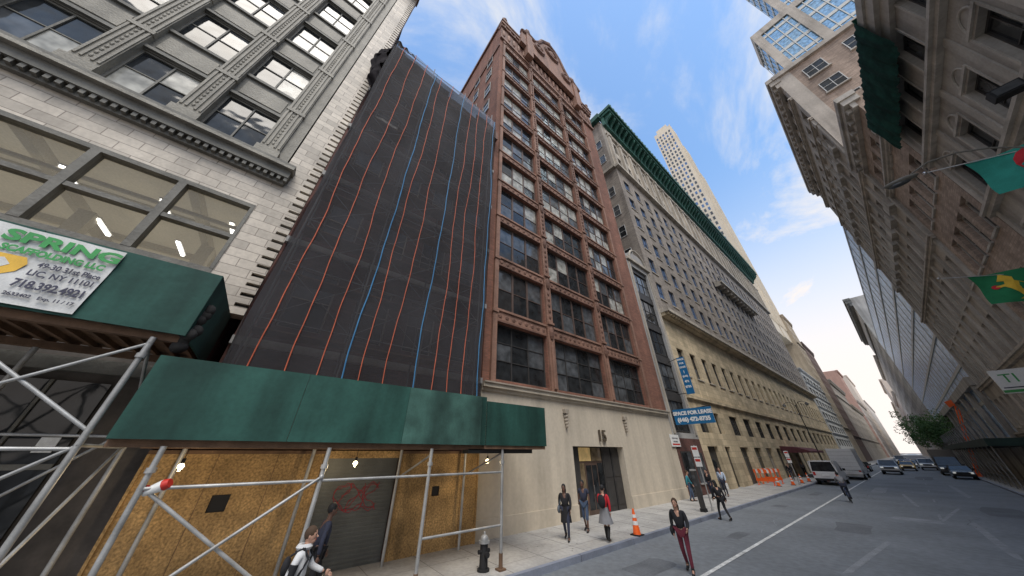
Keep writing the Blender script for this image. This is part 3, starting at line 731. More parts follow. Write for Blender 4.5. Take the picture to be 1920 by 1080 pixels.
# ================================================================ generic buildings
def gen(name,label,O,y0,y1,h,depth,m,nc,ww,z0,nr,pitch,wh,fr,gs,mcorn,ledges=(),cornh=1.,cornd=.7,x=None,base=None,cap=100,sill=None,fw=.08):
    fx=(LX if O is OL else RX) if x is None else x
    sgn=-1 if O is OL else 1
    b=thing(name,label,'building',(fx+sgn*depth/2,(y0+y1)/2,0))
    T=off(O,(fx,0,0));mb=MB(T);cols=ac(y0+.4,y1-.4,nc,ww);rows=[r for r in ar(z0,nr,pitch,wh) if r[1]<h-.5]
    facade(mb,y0,y1,0,h,cols,rows,.4,m);mb.box(y0,y1,-depth,-.4,0,h,m)
    if base: mb.box(y0,y1,.003,.15,0.1,z0-1,base)
    part(b,'wall',mb)
    mb=MB(T)
    mb.box(y0-.1,y1+.1,.003,cornd*.5,h-cornh*1.6,h-cornh,mcorn);mb.box(y0-.2,y1+.2,-.3,cornd,h-cornh,h-cornh*.4,mcorn);mb.box(y0-.3,y1+.3,-.3,cornd*1.25,h-cornh*.4,h+.1,mcorn)
    k=y0+.3
    while k<y1-.4 and cornd>.4: mb.box(k,k+.25,cornd*.5,cornd*.95,h-cornh*1.5,h-cornh,mcorn);k+=1.2
    part(b,'cornice',mb)
    for z in ledges:
        mb=MB(T);mb.box(y0-.05,y1+.05,.003,.2,z,z+.2,mcorn);mb.box(y0-.1,y1+.1,.003,.32,z+.2,z+.35,mcorn);part(b,'ledge',mb)
    windows(b,O,(fx,0,0),cols,rows,2,2,fr,gs,rec=.25,cap=cap,sill=sill,fw=fw)
    return b,T,cols,rows
gs0=[gl_d,gl_m,gl_d,gl_b]
wm=M('white_panel',(.55,.55,.53),.7,.06,.3,streak=.15)
gen('modern_block','low white modern block with dark ribbon windows',OL,118,150,24.5,20,wm,6,4.6,4.5,6,3.3,1.7,dkframe,[gl_d,gl_m],wm,(7.2,10.5,13.8,17.1,20.4),.5,.3)
yb=M('yellow_tan_brick',(.46,.38,.28),.85,.1,.3,streak=.2)
gen('apartment_block','tall tan brick apartment block with regular windows',OL,152,168,52,20,yb,5,1.3,5,13,3.5,1.9,dkframe,gs0,yb,(10,40),1,.4)
db=M('dark_brown_brick',(.19,.13,.11),.85,.1,.3,streak=.2)
gen('brick_block','dark brown brick block with pale windows',OL,169,195,44,20,db,7,1.5,5,10,3.7,2,whiteframe,gs0,db,(8,),1,.4)
gen('pale_block','pale stone block with regular windows down the street',OL,196,250,32,20,rtan,10,2,5,7,3.7,2,dkframe,gs0,rtan,(8,25),cap=60)
gen('stone_block','grey stone block with deep cornice',OL,251,318,26,20,fstone,10,2.4,5,5,3.8,2,dkframe,gs0,fstone,(8,),cap=40)
rb=M('pink_red_brick',(.40,.25,.20),.85,.1,.2,streak=.1)
gen('brick_tower','tall pinkish brick apartment tower',OL,320,350,56,25,rb,6,2.2,6,12,4,2.2,whiteframe,gs0,rb,(),cap=72)
hz=M('haze_tinted_pale_stone',(.55,.50,.45),.9,.05,.1,streak=.1,fine=0)  # distance haze is painted in as a paler base colour
hz2=M('haze_tinted_sand_stone',(.60,.52,.44),.9,.05,.1,streak=.1,fine=0)  # sandier variant, haze likewise put into the stone colour
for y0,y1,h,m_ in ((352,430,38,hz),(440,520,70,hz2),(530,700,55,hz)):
    gen('distant_block','pale block far along the avenue with haze painted into its colour',OL,y0,y1,h,25,m_,8,4,6,7,6,3,dkframe,gs0,m_,(),cap=56)
CT=thing('cream_skyscraper','cream stepped skyscraper with vertical dark window stripes','building',(-20,145,0))
steps=((131,141,172,-12.6),(141.01,150,160,-12.3),(150.01,157,142,-12.2))
mb=MB()
for y0,y1,h,xf in steps: mb.box(-21.8,xf,y0,y1,40,h,towerm)
mb.box(-20,-14,132,140,172.01,176,towerm)
part(CT,'wall',mb)
mb=MB()
for y0,y1,h,xf in steps:
    n=4
    for i in range(n):
        a=y0+.6+(y1-y0-1.2)*i/n;z=60
        while z<h-2: mb.box(xf,xf+.04,a+.5,a+1.7,z,z+1.8,gl_m if R()<.6 else gl_b);z+=3.1
for i in range(5):
    a=-21.5+1.75*i;z=55
    while z<168: mb.box(a+.3,a+1.2,130.95,131,z,z+1.8,gl_m if R()<.6 else gl_b);z+=3.1
part(CT,'window',mb,stuff=True)
for y0,y1,h,xf in steps:
    for i in range(5):
        mb=MB();a=y0+.3+(y1-y0-1.1)*i/4;mb.box(xf+.002,xf+.4,a,a+.5,45,h+.8,towerm);part(CT,'fin',mb)
# ================================================================ RIGHT ROW
gs1=[gl_d,gl_d,gl_m]
b2,T2,c2,r2=gen('stone_building','weathered grey stone building with pilasters and netted cornice',OR,1.5,24.5,20.9,18,rstone_d,8,1.4,5.2,4,3.9,2.4,dkframe,gs1,rstone,(8.9,12.8,16.6),1.0,.35,base=rstone_d,sill=rstone)
for (a,b) in c2:
    c=(a+b)/2
    for ri,(z0,z1) in enumerate(r2):
        mb=MB(T2)
        for q in (a-.12,b+.02): mb.box(q,q+.10,.003,.04,z0,z1+.1,rstone)
        mb.box(a-.12,b+.12,.003,.07,z1+.1,z1+.22,rstone)
        if ri==2: mb.torus((c,.02,z1+.15),.55,.04,rstone,n=12,a0=0,a1=math.pi)
        part(b2,'window_surround',mb)
for i in range(9):
    mb=MB(T2);s=1.9+i*(22.2/8);mb.box(s-.2,s+.2,.003,.06,9.3,16.6,rstone);part(b2,'pilaster',mb)
gnet=M('green_net',(.012,.05,.038),.9,.4,2,1.,5,streak=.4,spec=.1)
mb=MB(T2);vs=[];fs=[]
prof=[(.1,21.2),(.46,21.25),(.52,21.0),(.53,20.4),(.52,19.8),(.5,19.2),(.47,18.7),(.42,18.3)]
for j in range(120):
    s=16.2+8.0*j/119
    for k,(d,z) in enumerate(prof): vs.append((s,d+.03*math.sin(s*7+k)+.03*math.sin(s*17+2*k),z+.05*math.sin(s*4.7+k)*(k/7)))
for j in range(119):
    for k in range(7): a=j*8+k;fs.append((a,a+1,a+9,a+8))
mb.raw(vs,fs,gnet)
single('cornice_net','dark green debris netting hung over a stone cornice','net',mb,(RX-1,20,20),smooth=True)
gen('brick_building','brown brick building with stone window trim',OR,24.55,32.75,24.5,18,rbrick,4,1.2,5,5,3.8,2.2,rstone,gs1,rstone,(4,8.4,20.2),.8,.5,sill=rstone)
b3,T3,c3,r3=gen('tall_stone_building','tall tan stone building with brown brick side wall and ledges',OR,32.8,57,39.8,20,rtan,9,1.5,5,9,3.85,2.4,rstone_d,gs1,rtan,(4.2,8.4,16,23.8,31.5,35.4),1.1,.55,sill=rtan)
for i in range(10):
    mb=MB(T3);s=33.2+i*(23.4/9);mb.box(s-.25,s+.25,.003,.15,8.8,31.5,rstone);mb.box(s-.32,s+.32,.003,.22,30.7,31.49,rstone);part(b3,'pilaster',mb)
for a,b in c3:
    for z in (20.0,27.7): mb=MB(T3);mb.box(a-.1,b+.1,.003,.4,z,z+.25,rstone);mb.box(a-.1,b+.1,.32,.4,z+.25,z+.8,rstone);part(b3,'balcony',mb)
mb=MB(off(OF,(0,32.798,0)));mb.box(8.4,27.2,.001,.06,24.4,39.3,rbrick);mb.box(7.2,8.39,.001,.1,24.4,39.6,rtan);mb.box(7.1,27.2,.06,.35,39.3,39.9,rtan);part(b3,'side_wall',mb,'brown brick side wall')
for x in (9.0,12.0,17.,20.):
    for z in (30.3,33.4,36.5):
        mb=MB(off(OF,(0,32.73,0)));winfill(mb,1.5,1.6,2,2,whiteframe,[gl_d,gl_d,gl_p],rec=-.06,o=(x,0,z));mb.box(x-.1,x+1.6,.002,.2,z-.15,z,rstone);part(b3,'side_window',mb)
GT=thing('glass_tower','tall pale blue glass tower with tan grid framing','building',(25,64,0))
mb=MB();mb.box(15.6,40,60,68,30,86,glassg);mb.box(21.6,40,61,66,86.01,150,glassg);part(GT,'curtain_wall',mb)
mb=MB()
for x0,y0,y1,z0,z1 in ((15.6,60,68,30,86),(21.6,61,66,86.01,150)):
    z=z0
    while z<z1: mb.box(x0-.06,40,y0-.1,y0,z,z+.8,tealp);mb.box(x0-.1,x0,y0,y1,z,z+.8,tealp);z+=3.8
    x=x0
    while x<40: mb.box(x,x+.14,y0-.16,y0-.1,z0,z1,tealp);x+=1.6
    y=y0
    while y<y1: mb.box(x0-.16,x0-.1,y,y+.14,z0,z1,tealp);y+=1.6
    mb.box(x0-.3,40,y0-.3,y0-.1,z1-1,z1+1,rtan);mb.box(x0-.3,x0-.1,y0,y1,z1-1,z1+1,rtan)
    for q in (x0,x0+6,x0+12): mb.box(q-.35,q+1.0,y0-.35,y0-.17,z0,z1-1,rtan)
part(GT,'mullion',mb)
GB=thing('glass_block','blue curtain wall block with pale floor slabs','building',(17,97,0))
mb=MB();mb.box(7.2,27,57.1,137,0,32,blueg);part(GB,'curtain_wall',mb)
mb=MB(RT);z=4.
while z<32.2: mb.box(57.1,137,.003,.08,z,z+.35,tealp);z+=3.5
y=57.2
while y<137: mb.box(y,y+.12,.003,.04,4,32,tealp);y+=4.0
y=57.2
while y<137: mb.box(y,y+.9,.1,.45,0,9,rstone_d);y+=6.6
mb.box(57.1,137,.1,.5,9.05,9.9,rstone);mb.box(57.1,137,.1,.3,0,4,rstone_d)
part(GB,'mullion',mb)
gen('corner_block','tall grey stone block with a dark heavy cornice',OR,138,200,47,22,rstone,12,2.,5,11,3.8,2.2,dkframe,gs1,greyA,(8,38),1.6,1.1,cap=100)
gen('stone_block','pale stone block down the street with regular windows',OR,201,270,40,22,rtan,10,2.4,5,8,4,2.2,dkframe,gs1,rtan,(8,),cap=50)
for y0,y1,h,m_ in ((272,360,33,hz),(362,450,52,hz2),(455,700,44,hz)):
    gen('distant_block','pale block far along the avenue with haze painted into its colour',OR,y0,y1,h,25,m_,8,4,6,6,6,3,dkframe,gs1,m_,(),cap=48)
# ================================================================ STREET FURNITURE
def lamp_post(x,y):
    L=thing('street_lamp','dark street lamp with curved twin arms by the kerb','street lamp',(x,y,.15))
    mb=MB();mb.cyl((x,y,.15),(x,y,1.2),.14,dkframe,r2=.1);mb.cyl((x,y,1.2),(x,y,9.2),.08,dkframe,r2=.05);part(L,'post',mb,smooth=True)
    for sg in (-1,1):
        mb=MB();mb.path([(x,y,8.9),(x+sg*.4,y,9.5),(x+sg*.9,y,9.6),(x+sg*1.3,y,9.4)],.035,dkframe);part(L,'arm',mb)
        mb=MB();mb.cyl((x+sg*1.3,y,9.4),(x+sg*1.3,y,9.15),.08,dkframe,r2=.28);mb.sph((x+sg*1.3,y,9.08),(.2,.2,.14),gl_p);part(L,'lamp_shade',mb,smooth=True)
lamp_post(-8.25,62)
L=thing('street_lamp','grey cobra head street lamp on a long curved arm','street lamp',(4.5,11,.15))
mb=MB();mb.cyl((4.5,11,.15),(4.5,11,8.1),.11,greyst,r2=.07,n=12);mb.box(4.3,4.7,10.8,11.2,.15,.5,greyst);part(L,'post',mb,smooth=True)
mb=MB();mb.path([(4.5,11,7.8),(4.42,11,8.2),(4.25,11,8.6),(3.95,11,8.95),(3.6,11,9.18),(3.2,11,9.25),(2.88,11,9.12)],.02,greyA,8);part(L,'arm',mb,smooth=True)
mb=MB();mb.sph((2.68,11,9.05),(.30,.11,.075),greyA,14,8);mb.sph((2.62,11,8.98),(.2,.09,.06),gl_m,12,6);part(L,'lamp_head',mb,smooth=True)
fl=thing('floodlight','black box floodlight on a wall bracket','lamp',(6.3,14.6,12.5))
mb=MB();mb.box(6.05,6.6,14.45,14.75,12.35,12.7,black);part(fl,'housing',mb)
mb=MB();mb.box(6.1,6.55,14.43,14.448,12.4,12.65,gl_m);part(fl,'lens',mb)
mb=MB();mb.cyl((6.35,14.6,12.4),(7.2,14.6,12.2),.03,black);part(fl,'bracket',mb)
def flag(label,y,z,bg,emb):
    f_=thing('flag',label,'flag',(7.2,y,z-1))
    mb=MB();mb.cyl((7.2,y,z-1.0),(4.1,y,z+.1),.02,chrome);mb.sph((4.1,y,z+.1),.05,chrome);part(f_,'pole',mb,smooth=True)
    def P(u,v,e=0):
        x=4.75+2.0*u;zz=z-.16-.3*u-1.35*v
        return (x+.05*math.sin(v*5),y-e+.09*math.sin(u*8+v*3),zz-.06*math.sin(u*3.1)*v)
    mb=MB();vs=[P(i/16,j/10) for j in range(11) for i in range(17)];fs=[(j*17+i,j*17+i+1,j*17+i+18,j*17+i+17) for j in range(10) for i in range(16)]
    mb.raw(vs,fs,bg);o=part(f_,'cloth',mb,smooth=True)
    mb=MB()
    for pts,mm in emb:
        mb.poly([P(u,v,.03) for u,v in pts],mm)
    part(f_,'emblem',mb)
fg=cm('green_flag_cloth',(.02,.20,.08));ft=cm('teal_flag_cloth',(.03,.28,.22));fr_=cm('red_flag_cloth',(.55,.03,.04));fy=cm('gold_flag_cloth',(.75,.48,.05))
kan=[(.30,.30),(.38,.14),(.42,.05),(.46,.14),(.52,.22),(.50,.34),(.60,.44),(.72,.60),(.80,.82),(.74,.86),(.64,.74),(.60,.80),(.62,.92),(.42,.92),(.50,.84),(.46,.70),(.40,.58),(.34,.50),(.24,.52),(.22,.46),(.36,.42),(.38,.32)]
flag('green flag with golden kangaroo shape hanging from a wall pole',22.7,9.9,fg,[([(u*.85-.03,v) for u,v in kan],fy),([(.17+.05*math.cos(i*.7854),.48+.07*math.sin(i*.7854)) for i in range(8)],fr_)])
flag('teal green flag with red disc hanging from a wall pole',14.8,11.0,ft,[([(.50+.24*math.cos(i*.449),.42+.36*math.sin(i*.449)) for i in range(14)],fr_)])
ps=thing('projecting_sign','white box sign with green letters above the pavement','sign',(6.2,36,6))
mb=MB();mb.box(5.2,7.1,35.9,36.1,6.1,7.5,white);part(ps,'panel',mb)
mb=MB();textmesh(mb,'TI',.75,bgreen,(5.75,35.89,6.95),(1,0,0));mb.box(5.2,7.1,35.88,35.9,6.15,6.3,bgreen);mb.box(5.3,7.0,35.88,35.9,6.4,6.46,bdk);part(ps,'lettering',mb)
def cone(x,y,z=.15):
    c=thing('traffic_cone','orange traffic cone with white reflective bands','traffic cone',(x,y,z),'orange traffic cones')
    mb=MB();mb.box(x-.19,x+.19,y-.19,y+.19,z,z+.04,black);part(c,'base_plate',mb)
    mb=MB();mb.cyl((x,y,z+.04),(x,y,z+.82),.145,orange,r2=.035,n=14);part(c,'body',mb,smooth=True)
    mb=MB();mb.cyl((x,y,z+.32),(x,y,z+.44),.110,white,r2=.094,n=14);mb.cyl((x,y,z+.54),(x,y,z+.64),.080,white,r2=.066,n=14);part(c,'reflective_band',mb,smooth=True)
    return c
c0=cone(-7.95,12.6)
for p in ((-8.6,42.5,.15),(-8.5,46,.15),(-9.2,40.0,.15),(-8.4,49,.15),(-7.5,53.5,.0)): copyt(c0,p)
def barrier(y,x):
    br=thing('safety_barrier','orange and white plastic barrier by the wall','barrier',(x,y,.15),'orange barriers by the wall')
    mb=MB()
    for q in (x-.7,x+.55): mb.box(q,q+.08,y-.3,y+.3,.15,.2,orange);mb.box(q,q+.08,y-.04,y+.04,.2,1.45,orange)
    part(br,'leg',mb);mb=MB()
    mb.box(x-.75,x+.7,y-.07,y-.04,1.15,1.45,orange);mb.box(x-.75,x+.7,y-.07,y-.04,.45,.7,orange)
    for k in range(3): mb.box(x-.55+.45*k,x-.38+.45*k,y-.075,y-.07,1.15,1.45,white)
    part(br,'rail',mb)
for y in (40.5,42,43.6): barrier(y,-10.2)
hx,hy=-8.55,5.85
H=thing('fire_hydrant','black fire hydrant with silver cap near the kerb','fire hydrant',(hx,hy,.15))
mb=MB();mb.cyl((hx,hy,.15),(hx,hy,.2),.17,black,n=14);mb.cyl((hx,hy,.2),(hx,hy,.72),.12,black,r2=.105,n=14);mb.cyl((hx,hy,.5),(hx+.2,hy,.5),.065,black,n=10);mb.cyl((hx,hy,.55),(hx,hy-.18,.55),.05,black,n=10);mb.cyl((hx,hy,.55),(hx,hy+.18,.55),.05,black,n=10);part(H,'barrel',mb,smooth=True)
mb=MB();mb.cyl((hx,hy,.72),(hx,hy,.78),.15,pipe,n=14);mb.sph((hx,hy,.79),(.12,.12,.12),pipe,14,8);mb.cyl((hx,hy,.9),(hx,hy,.97),.03,pipe);part(H,'cap',mb,smooth=True)
mb=MB();mb.box(-8.45,-8.2,19.85,20.2,.15,.3,black);mb.box(-8.42,-8.23,19.9,20.15,.3,2.0,dkframe);mb.box(-8.40,-8.25,19.88,19.9,1.3,1.8,gl_m);mb.box(-8.44,-8.21,19.88,20.17,2.0,2.08,greyst)
single('parking_meter','slim dark parking ticket machine at the kerb','parking meter',mb,(-8.33,20,.15))
def signpost(x,y,h,w):
    s=thing('street_sign','grey pole carrying small white parking signs','sign',(x,y,.15))
    mb=MB();mb.cyl((x,y,.15),(x,y,h),.035,greyst);mb.cyl((x,y,.15),(x,y,.35),.1,greyst,r2=.05);part(s,'pole',mb)
    for a,b in ((.6,.05),(1.1,.65)):
        mb=MB();mb.box(x-w,x+w,y-.06,y-.04,h-a,h-b,white);mb.box(x-w+.03,x+w-.03,y-.065,y-.06,h-b-.2,h-b-.07,redp);part(s,'sign_plate',mb)
signpost(-8.1,20.6,3.3,.17);signpost(-8.2,43,3.1,.17)
# ================================================================ VEHICLES
taill=M('tail_light',(.5,.02,.02),.3,0,streak=0);headl=M('head_light',(.8,.8,.75),.15,0,streak=0,emit=.3)
def veh(kind,label,cat,x,y,hd,pm,z=0.,group=None):
    c,s_=math.cos(hd),math.sin(hd)
    T=lambda a,b,zz:(x+a*c-b*s_,y+a*s_+b*c,z+zz)
    V=thing(cat.replace(' ','_'),label,cat,(x,y,z),group)
    if kind=='car': Ln,W,Hh=4.6,1.82,1.45;low=[(-2.3,.35),(-2.28,.9),(-1.9,.98),(.95,.98),(2.1,.85),(2.3,.62),(2.3,.32)];cab=[(-1.85,.98),(-1.25,1.42),(.25,1.45),(1.05,.98)];wx=(-1.4,1.4)
    elif kind=='suv': Ln,W,Hh=5.1,2.0,1.9;low=[(-2.55,.45),(-2.55,1.15),(-2.4,1.2),(1.0,1.2),(2.35,1.1),(2.55,.85),(2.55,.42)];cab=[(-2.4,1.2),(-2.15,1.86),(.35,1.9),(1.1,1.2)];wx=(-1.6,1.6)
    elif kind=='van': Ln,W,Hh=5.3,2.0,2.1;low=[(-2.65,.4),(-2.65,1.2),(1.4,1.2),(2.45,1.0),(2.65,.7),(2.65,.38)];cab=[(-2.62,1.2),(-2.5,2.1),(.8,2.12),(1.7,1.2)];wx=(-1.7,1.75)
    else: Ln,W,Hh=7.6,2.3,3.3;low=[(-3.8,.6),(-3.8,1.0),(1.7,1.0),(1.7,1.25),(3.6,1.2),(3.8,.9),(3.8,.5)];cab=[(1.75,1.25),(1.75,2.35),(2.6,2.4),(3.3,1.25)];wx=(-2.3,2.6)
    w=W/2
    mb=MB(T);mb.prism(low,1,-w,w,pm);mb.box(-Ln/2-.04,-Ln/2+.02,-w+.05,w-.05,.38,.6,black if kind!='truck' else greyst);mb.box(Ln/2-.02,Ln/2+.05,-w+.05,w-.05,.35,.58,black);o=part(V,'body',mb)
    bv=o.modifiers.new('b','BEVEL');bv.width=.06;bv.segments=2;bv.limit_method='ANGLE'
    mb=MB(T);n=len(cab);inn=w-.16
    vs=[(a,-w+.02 if zz<1.3 else -inn,zz) for a,zz in cab]+[(a,w-.02 if zz<1.3 else inn,zz) for a,zz in cab]
    mb.raw(vs,[list(range(n))[::-1],list(range(n,2*n))]+[(i,(i+1)%n,n+(i+1)%n,n+i) for i in range(n)],gl_d);part(V,'windscreen',mb)
    mb=MB(T);a,b=cab[1],cab[2];mb.box(a[0]-.02,b[0]+.02,-inn-.02,inn+.02,a[1]-.03,a[1]+.05,pm)
    for sg in (-1,1):
        for (p,q) in ((cab[0],cab[1]),(cab[3],cab[2])): mb.cyl((p[0],sg*(w-.03),p[1]),(q[0],sg*inn,q[1]),.05,pm,n=6)
        if kind!='truck':
            m_=(a[0]+b[0])/2;mb.cyl((m_,sg*(w-.02),cab[0][1]),(m_,sg*inn,a[1]),.045,pm,n=6)
        if kind=='van': mb.prism([(-2.62,1.2),(-2.5,2.1),(.0,2.1),(.0,1.2)],1,sg*(w-.01)-.02,sg*(w-.01)+.02,pm)
    part(V,'roof',mb)
    if kind=='truck':
        mb=MB(T);mb.box(-3.85,1.6,-w-.02,w+.02,1.02,3.35,pm);mb.box(-3.88,-3.85,-w+.05,w-.05,1.1,3.25,pm)
        for i in range(5): mb.box(-3.9,-3.88,-w+.05,w-.05,1.4+.4*i,1.42+.4*i,greyst)
        part(V,'cargo_box',mb)
    for wxx in wx:
        for sg in (-1,1):
            r=.33 if kind=='car' else .38 if kind!='truck' else .46
            mb=MB(T);mb.cyl((wxx,sg*(w-.22),r),(wxx,sg*(w+.01),r),r,black,n=18);k=part(V,'wheel',mb)
            mb=MB(T);mb.cyl((wxx,sg*(w+.0),r),(wxx,sg*(w+.02),r),r*.58,chrome,n=12);part(k,'rim',mb)
    hh=.72 if kind=='car' else .95
    for sg in (-1,1):
        mb=MB(T);mb.box(Ln/2-.12,Ln/2+.015,sg*(w-.3)-.16,sg*(w-.3)+.16,hh-.1,hh+.08,headl);part(V,'headlight',mb)
        mb=MB(T);mb.box(-Ln/2-.02,-Ln/2+.06,sg*(w-.16)-.1,sg*(w-.16)+.1,hh-.1,hh+.2,taill);part(V,'tail_light',mb)
        mb=MB(T);mb.box(cab[-1][0]-.35,cab[-1][0]-.15,sg*(w+.12)-.1,sg*(w+.12)+.1,cab[0][1]+.02,cab[0][1]+.22,black);part(V,'mirror',mb)
    mb=MB(T);mb.box(Ln/2,Ln/2+.03,-.55,.55,hh-.18,hh+.05,black);part(V,'grille',mb)
    mb=MB(T);mb.box(-Ln/2-.05,-Ln/2-.01,-.26,.26,hh-.15,hh,white);part(V,'number_plate',mb)
    return V
vw=M('white_car_paint',(.7,.7,.7),.25,.03,streak=.05,spec=.6);vs_=M('silver_car_paint',(.35,.36,.37),.25,.03,metal=.5,streak=.05);vb=M('black_car_paint',(.02,.02,.022),.2,.03,streak=0,spec=.6);vy=M('yellow_cab_paint',(.7,.38,.02),.3,.03,streak=0);vbl=M('blue_car_paint',(.03,.09,.25),.25,.03,streak=0);vr=M('red_car_paint',(.3,.02,.02),.25,.03,streak=0)
up=math.pi/2
veh('van','white delivery van parked at the kerb seen from behind','van',-6.6,50,up,vw)
veh('truck','white box truck standing beside the kerb','truck',-5.95,63,up,vw)
veh('car','dark sedan parked at the kerb','car',-6.7,76,up,vb)
veh('suv','silver pickup style utility vehicle driving up the street','car',-3.2,80,-up,vs_)
veh('car','dark grey sedan parked at the kerb','car',-6.7,88,up,vb)
veh('car','white sedan waiting in traffic','car',-1.2,115,-up,vw)
veh('suv','white utility vehicle waiting in traffic','car',.9,104,-up,vw)
veh('car','yellow cab waiting in traffic','taxi',-1.6,98,-up,vy)
veh('car','blue sedan in traffic far down the street','car',-2.0,130,-up,vbl)
veh('car','yellow cab in traffic far down the street','taxi',-.2,135,-up,vy)
veh('car','red sedan in traffic far down the street','car',1.2,128,-up,vr)
veh('van','white van in traffic far down the street','van',-3.2,160,-up,vw)
veh('truck','dark box truck parked along the far kerb','truck',2.7,84,-up,vb)
veh('car','dark sedan parked beside the scaffolded facade','car',3.0,73,-up,vb)
for i,(yy,mm) in enumerate(((96,vb),(113,vb),(121,vs_),(139,vb),(165,vw))): veh('car','sedan parked along the far kerb','car',2.9,yy,up,mm,group='cars parked along the kerb')
plyd=M('dark_green_plywood',(.012,.035,.03),.7,.3,1,streak=.4)
S3=thing('sidewalk_shed','dark green sidewalk shed on poles along the stone facade','scaffolding',(5.6,78,.15))
mb=MB();mb.box(4.4,4.44,50,112,3.4,4.0,plyd);mb.box(4.44,7.1,50,50.04,3.4,4.0,plyd);part(S3,'fascia',mb)
mb=MB();mb.box(4.44,7.1,50.04,112,3.4,3.5,dark);part(S3,'deck',mb)
for i in range(20):
    y=50.4+i*3.1;mb=MB();mb.cyl((4.55,y,.15),(4.55,y,5.6),.045,pipe_in);mb.cyl((4.55,y,1.2),(4.55,y+3.1,3.0),.025,pipe_in,n=5);mb.cyl((4.55,y,2.9),(4.55,y+3.1,2.9),.025,pipe_in,n=5);mb.cyl((4.55,y,1.0),(4.55,y+3.1,1.0),.025,pipe_in,n=5);mb.cyl((4.55,y,5.5),(4.55,y+3.1,5.5),.025,pipe_in,n=5);mb.cyl((4.55,y,4.1),(4.55,y+3.1,5.5),.025,pipe_in,n=5);part(S3,'pole',mb)
om=thing('orange_mast','orange steel boom leaning over the pavement with small flags','mast',(4.3,77,.0))
mb=MB();b0=Vector((4.3,77,.1));b1=Vector((7.0,78,9.6))
for dx in (-.13,.13):
    for dy in (-.13,.13): mb.cyl(tuple(b0+Vector((dx,dy,0))),tuple(b1+Vector((dx,dy,0))),.05,orange,n=5)
for i in range(16):
    p=b0.lerp(b1,i/16);q=b0.lerp(b1,(i+1)/16);mb.cyl(tuple(p+Vector((-.13,-.13,0))),tuple(q+Vector((.13,-.13,0))),.03,orange,n=4);mb.cyl(tuple(p+Vector((-.13,-.13,0))),tuple(q+Vector((-.13,.13,0))),.03,orange,n=4)
mb.box(3.9,4.7,76.6,77.4,.15,.5,orange)
part(om,'lattice',mb)
mb=MB();mb.poly([(7.0,77.8,9.7),(6.0,77.8,9.4),(6.1,77.8,8.6),(6.9,77.8,9.0)],orange);part(om,'flag',mb)
bark=M('bark',(.08,.06,.045),.9);leafs=[M('leaf_%s'%n,c,.7,.3,3,streak=0) for n,c in (('dark',(.03,.07,.02)),('mid',(.055,.12,.03)),('light',(.09,.17,.045)))]
def tree(x,y,h,r):
    t=thing('street_tree','leafy green street tree at the kerb','tree',(x,y,.15),'street trees')
    mb=MB();mb.cyl((x,y,.15),(x+.1,y,h*.4),.16,bark,r2=.11);tips=[]
    for i in range(9):
        a=i*2.4;e=(x+math.cos(a)*r*.6,y+math.sin(a)*r*.6,h*(.55+.3*R()));mb.cyl((x+.1,y,h*(.33+.02*i)),e,.06,bark,r2=.02,n=6);tips.append(e)
    part(t,'trunk',mb,smooth=True)
    mb=MB()
    for k in range(46):
        b=random.choice(tips);c=Vector(b)+Vector(((R()-.5)*r*1.1,(R()-.5)*r*1.1,(R()-.4)*h*.35));cr=r*(.18+.2*R());mm=leafs[min(2,int((c.z/h)*2.2+R()*.9))]
        for q in range(70):
            d=Vector((R()-.5,R()-.5,R()-.5)).normalized()*cr*(.5+.6*R());p=c+d;u=Vector((R()-.5,R()-.5,R()-.5)).normalized()*.17;w=u.orthogonal().normalized()*.09
            mb.poly([tuple(p-u),tuple(p+w),tuple(p+u),tuple(p-w)],mm)
    o=part(t,'crown',mb)
tree(4.6,104,10,4.0);tree(4.6,115,9.5,3.6);tree(4.9,130,9.5,3.4)
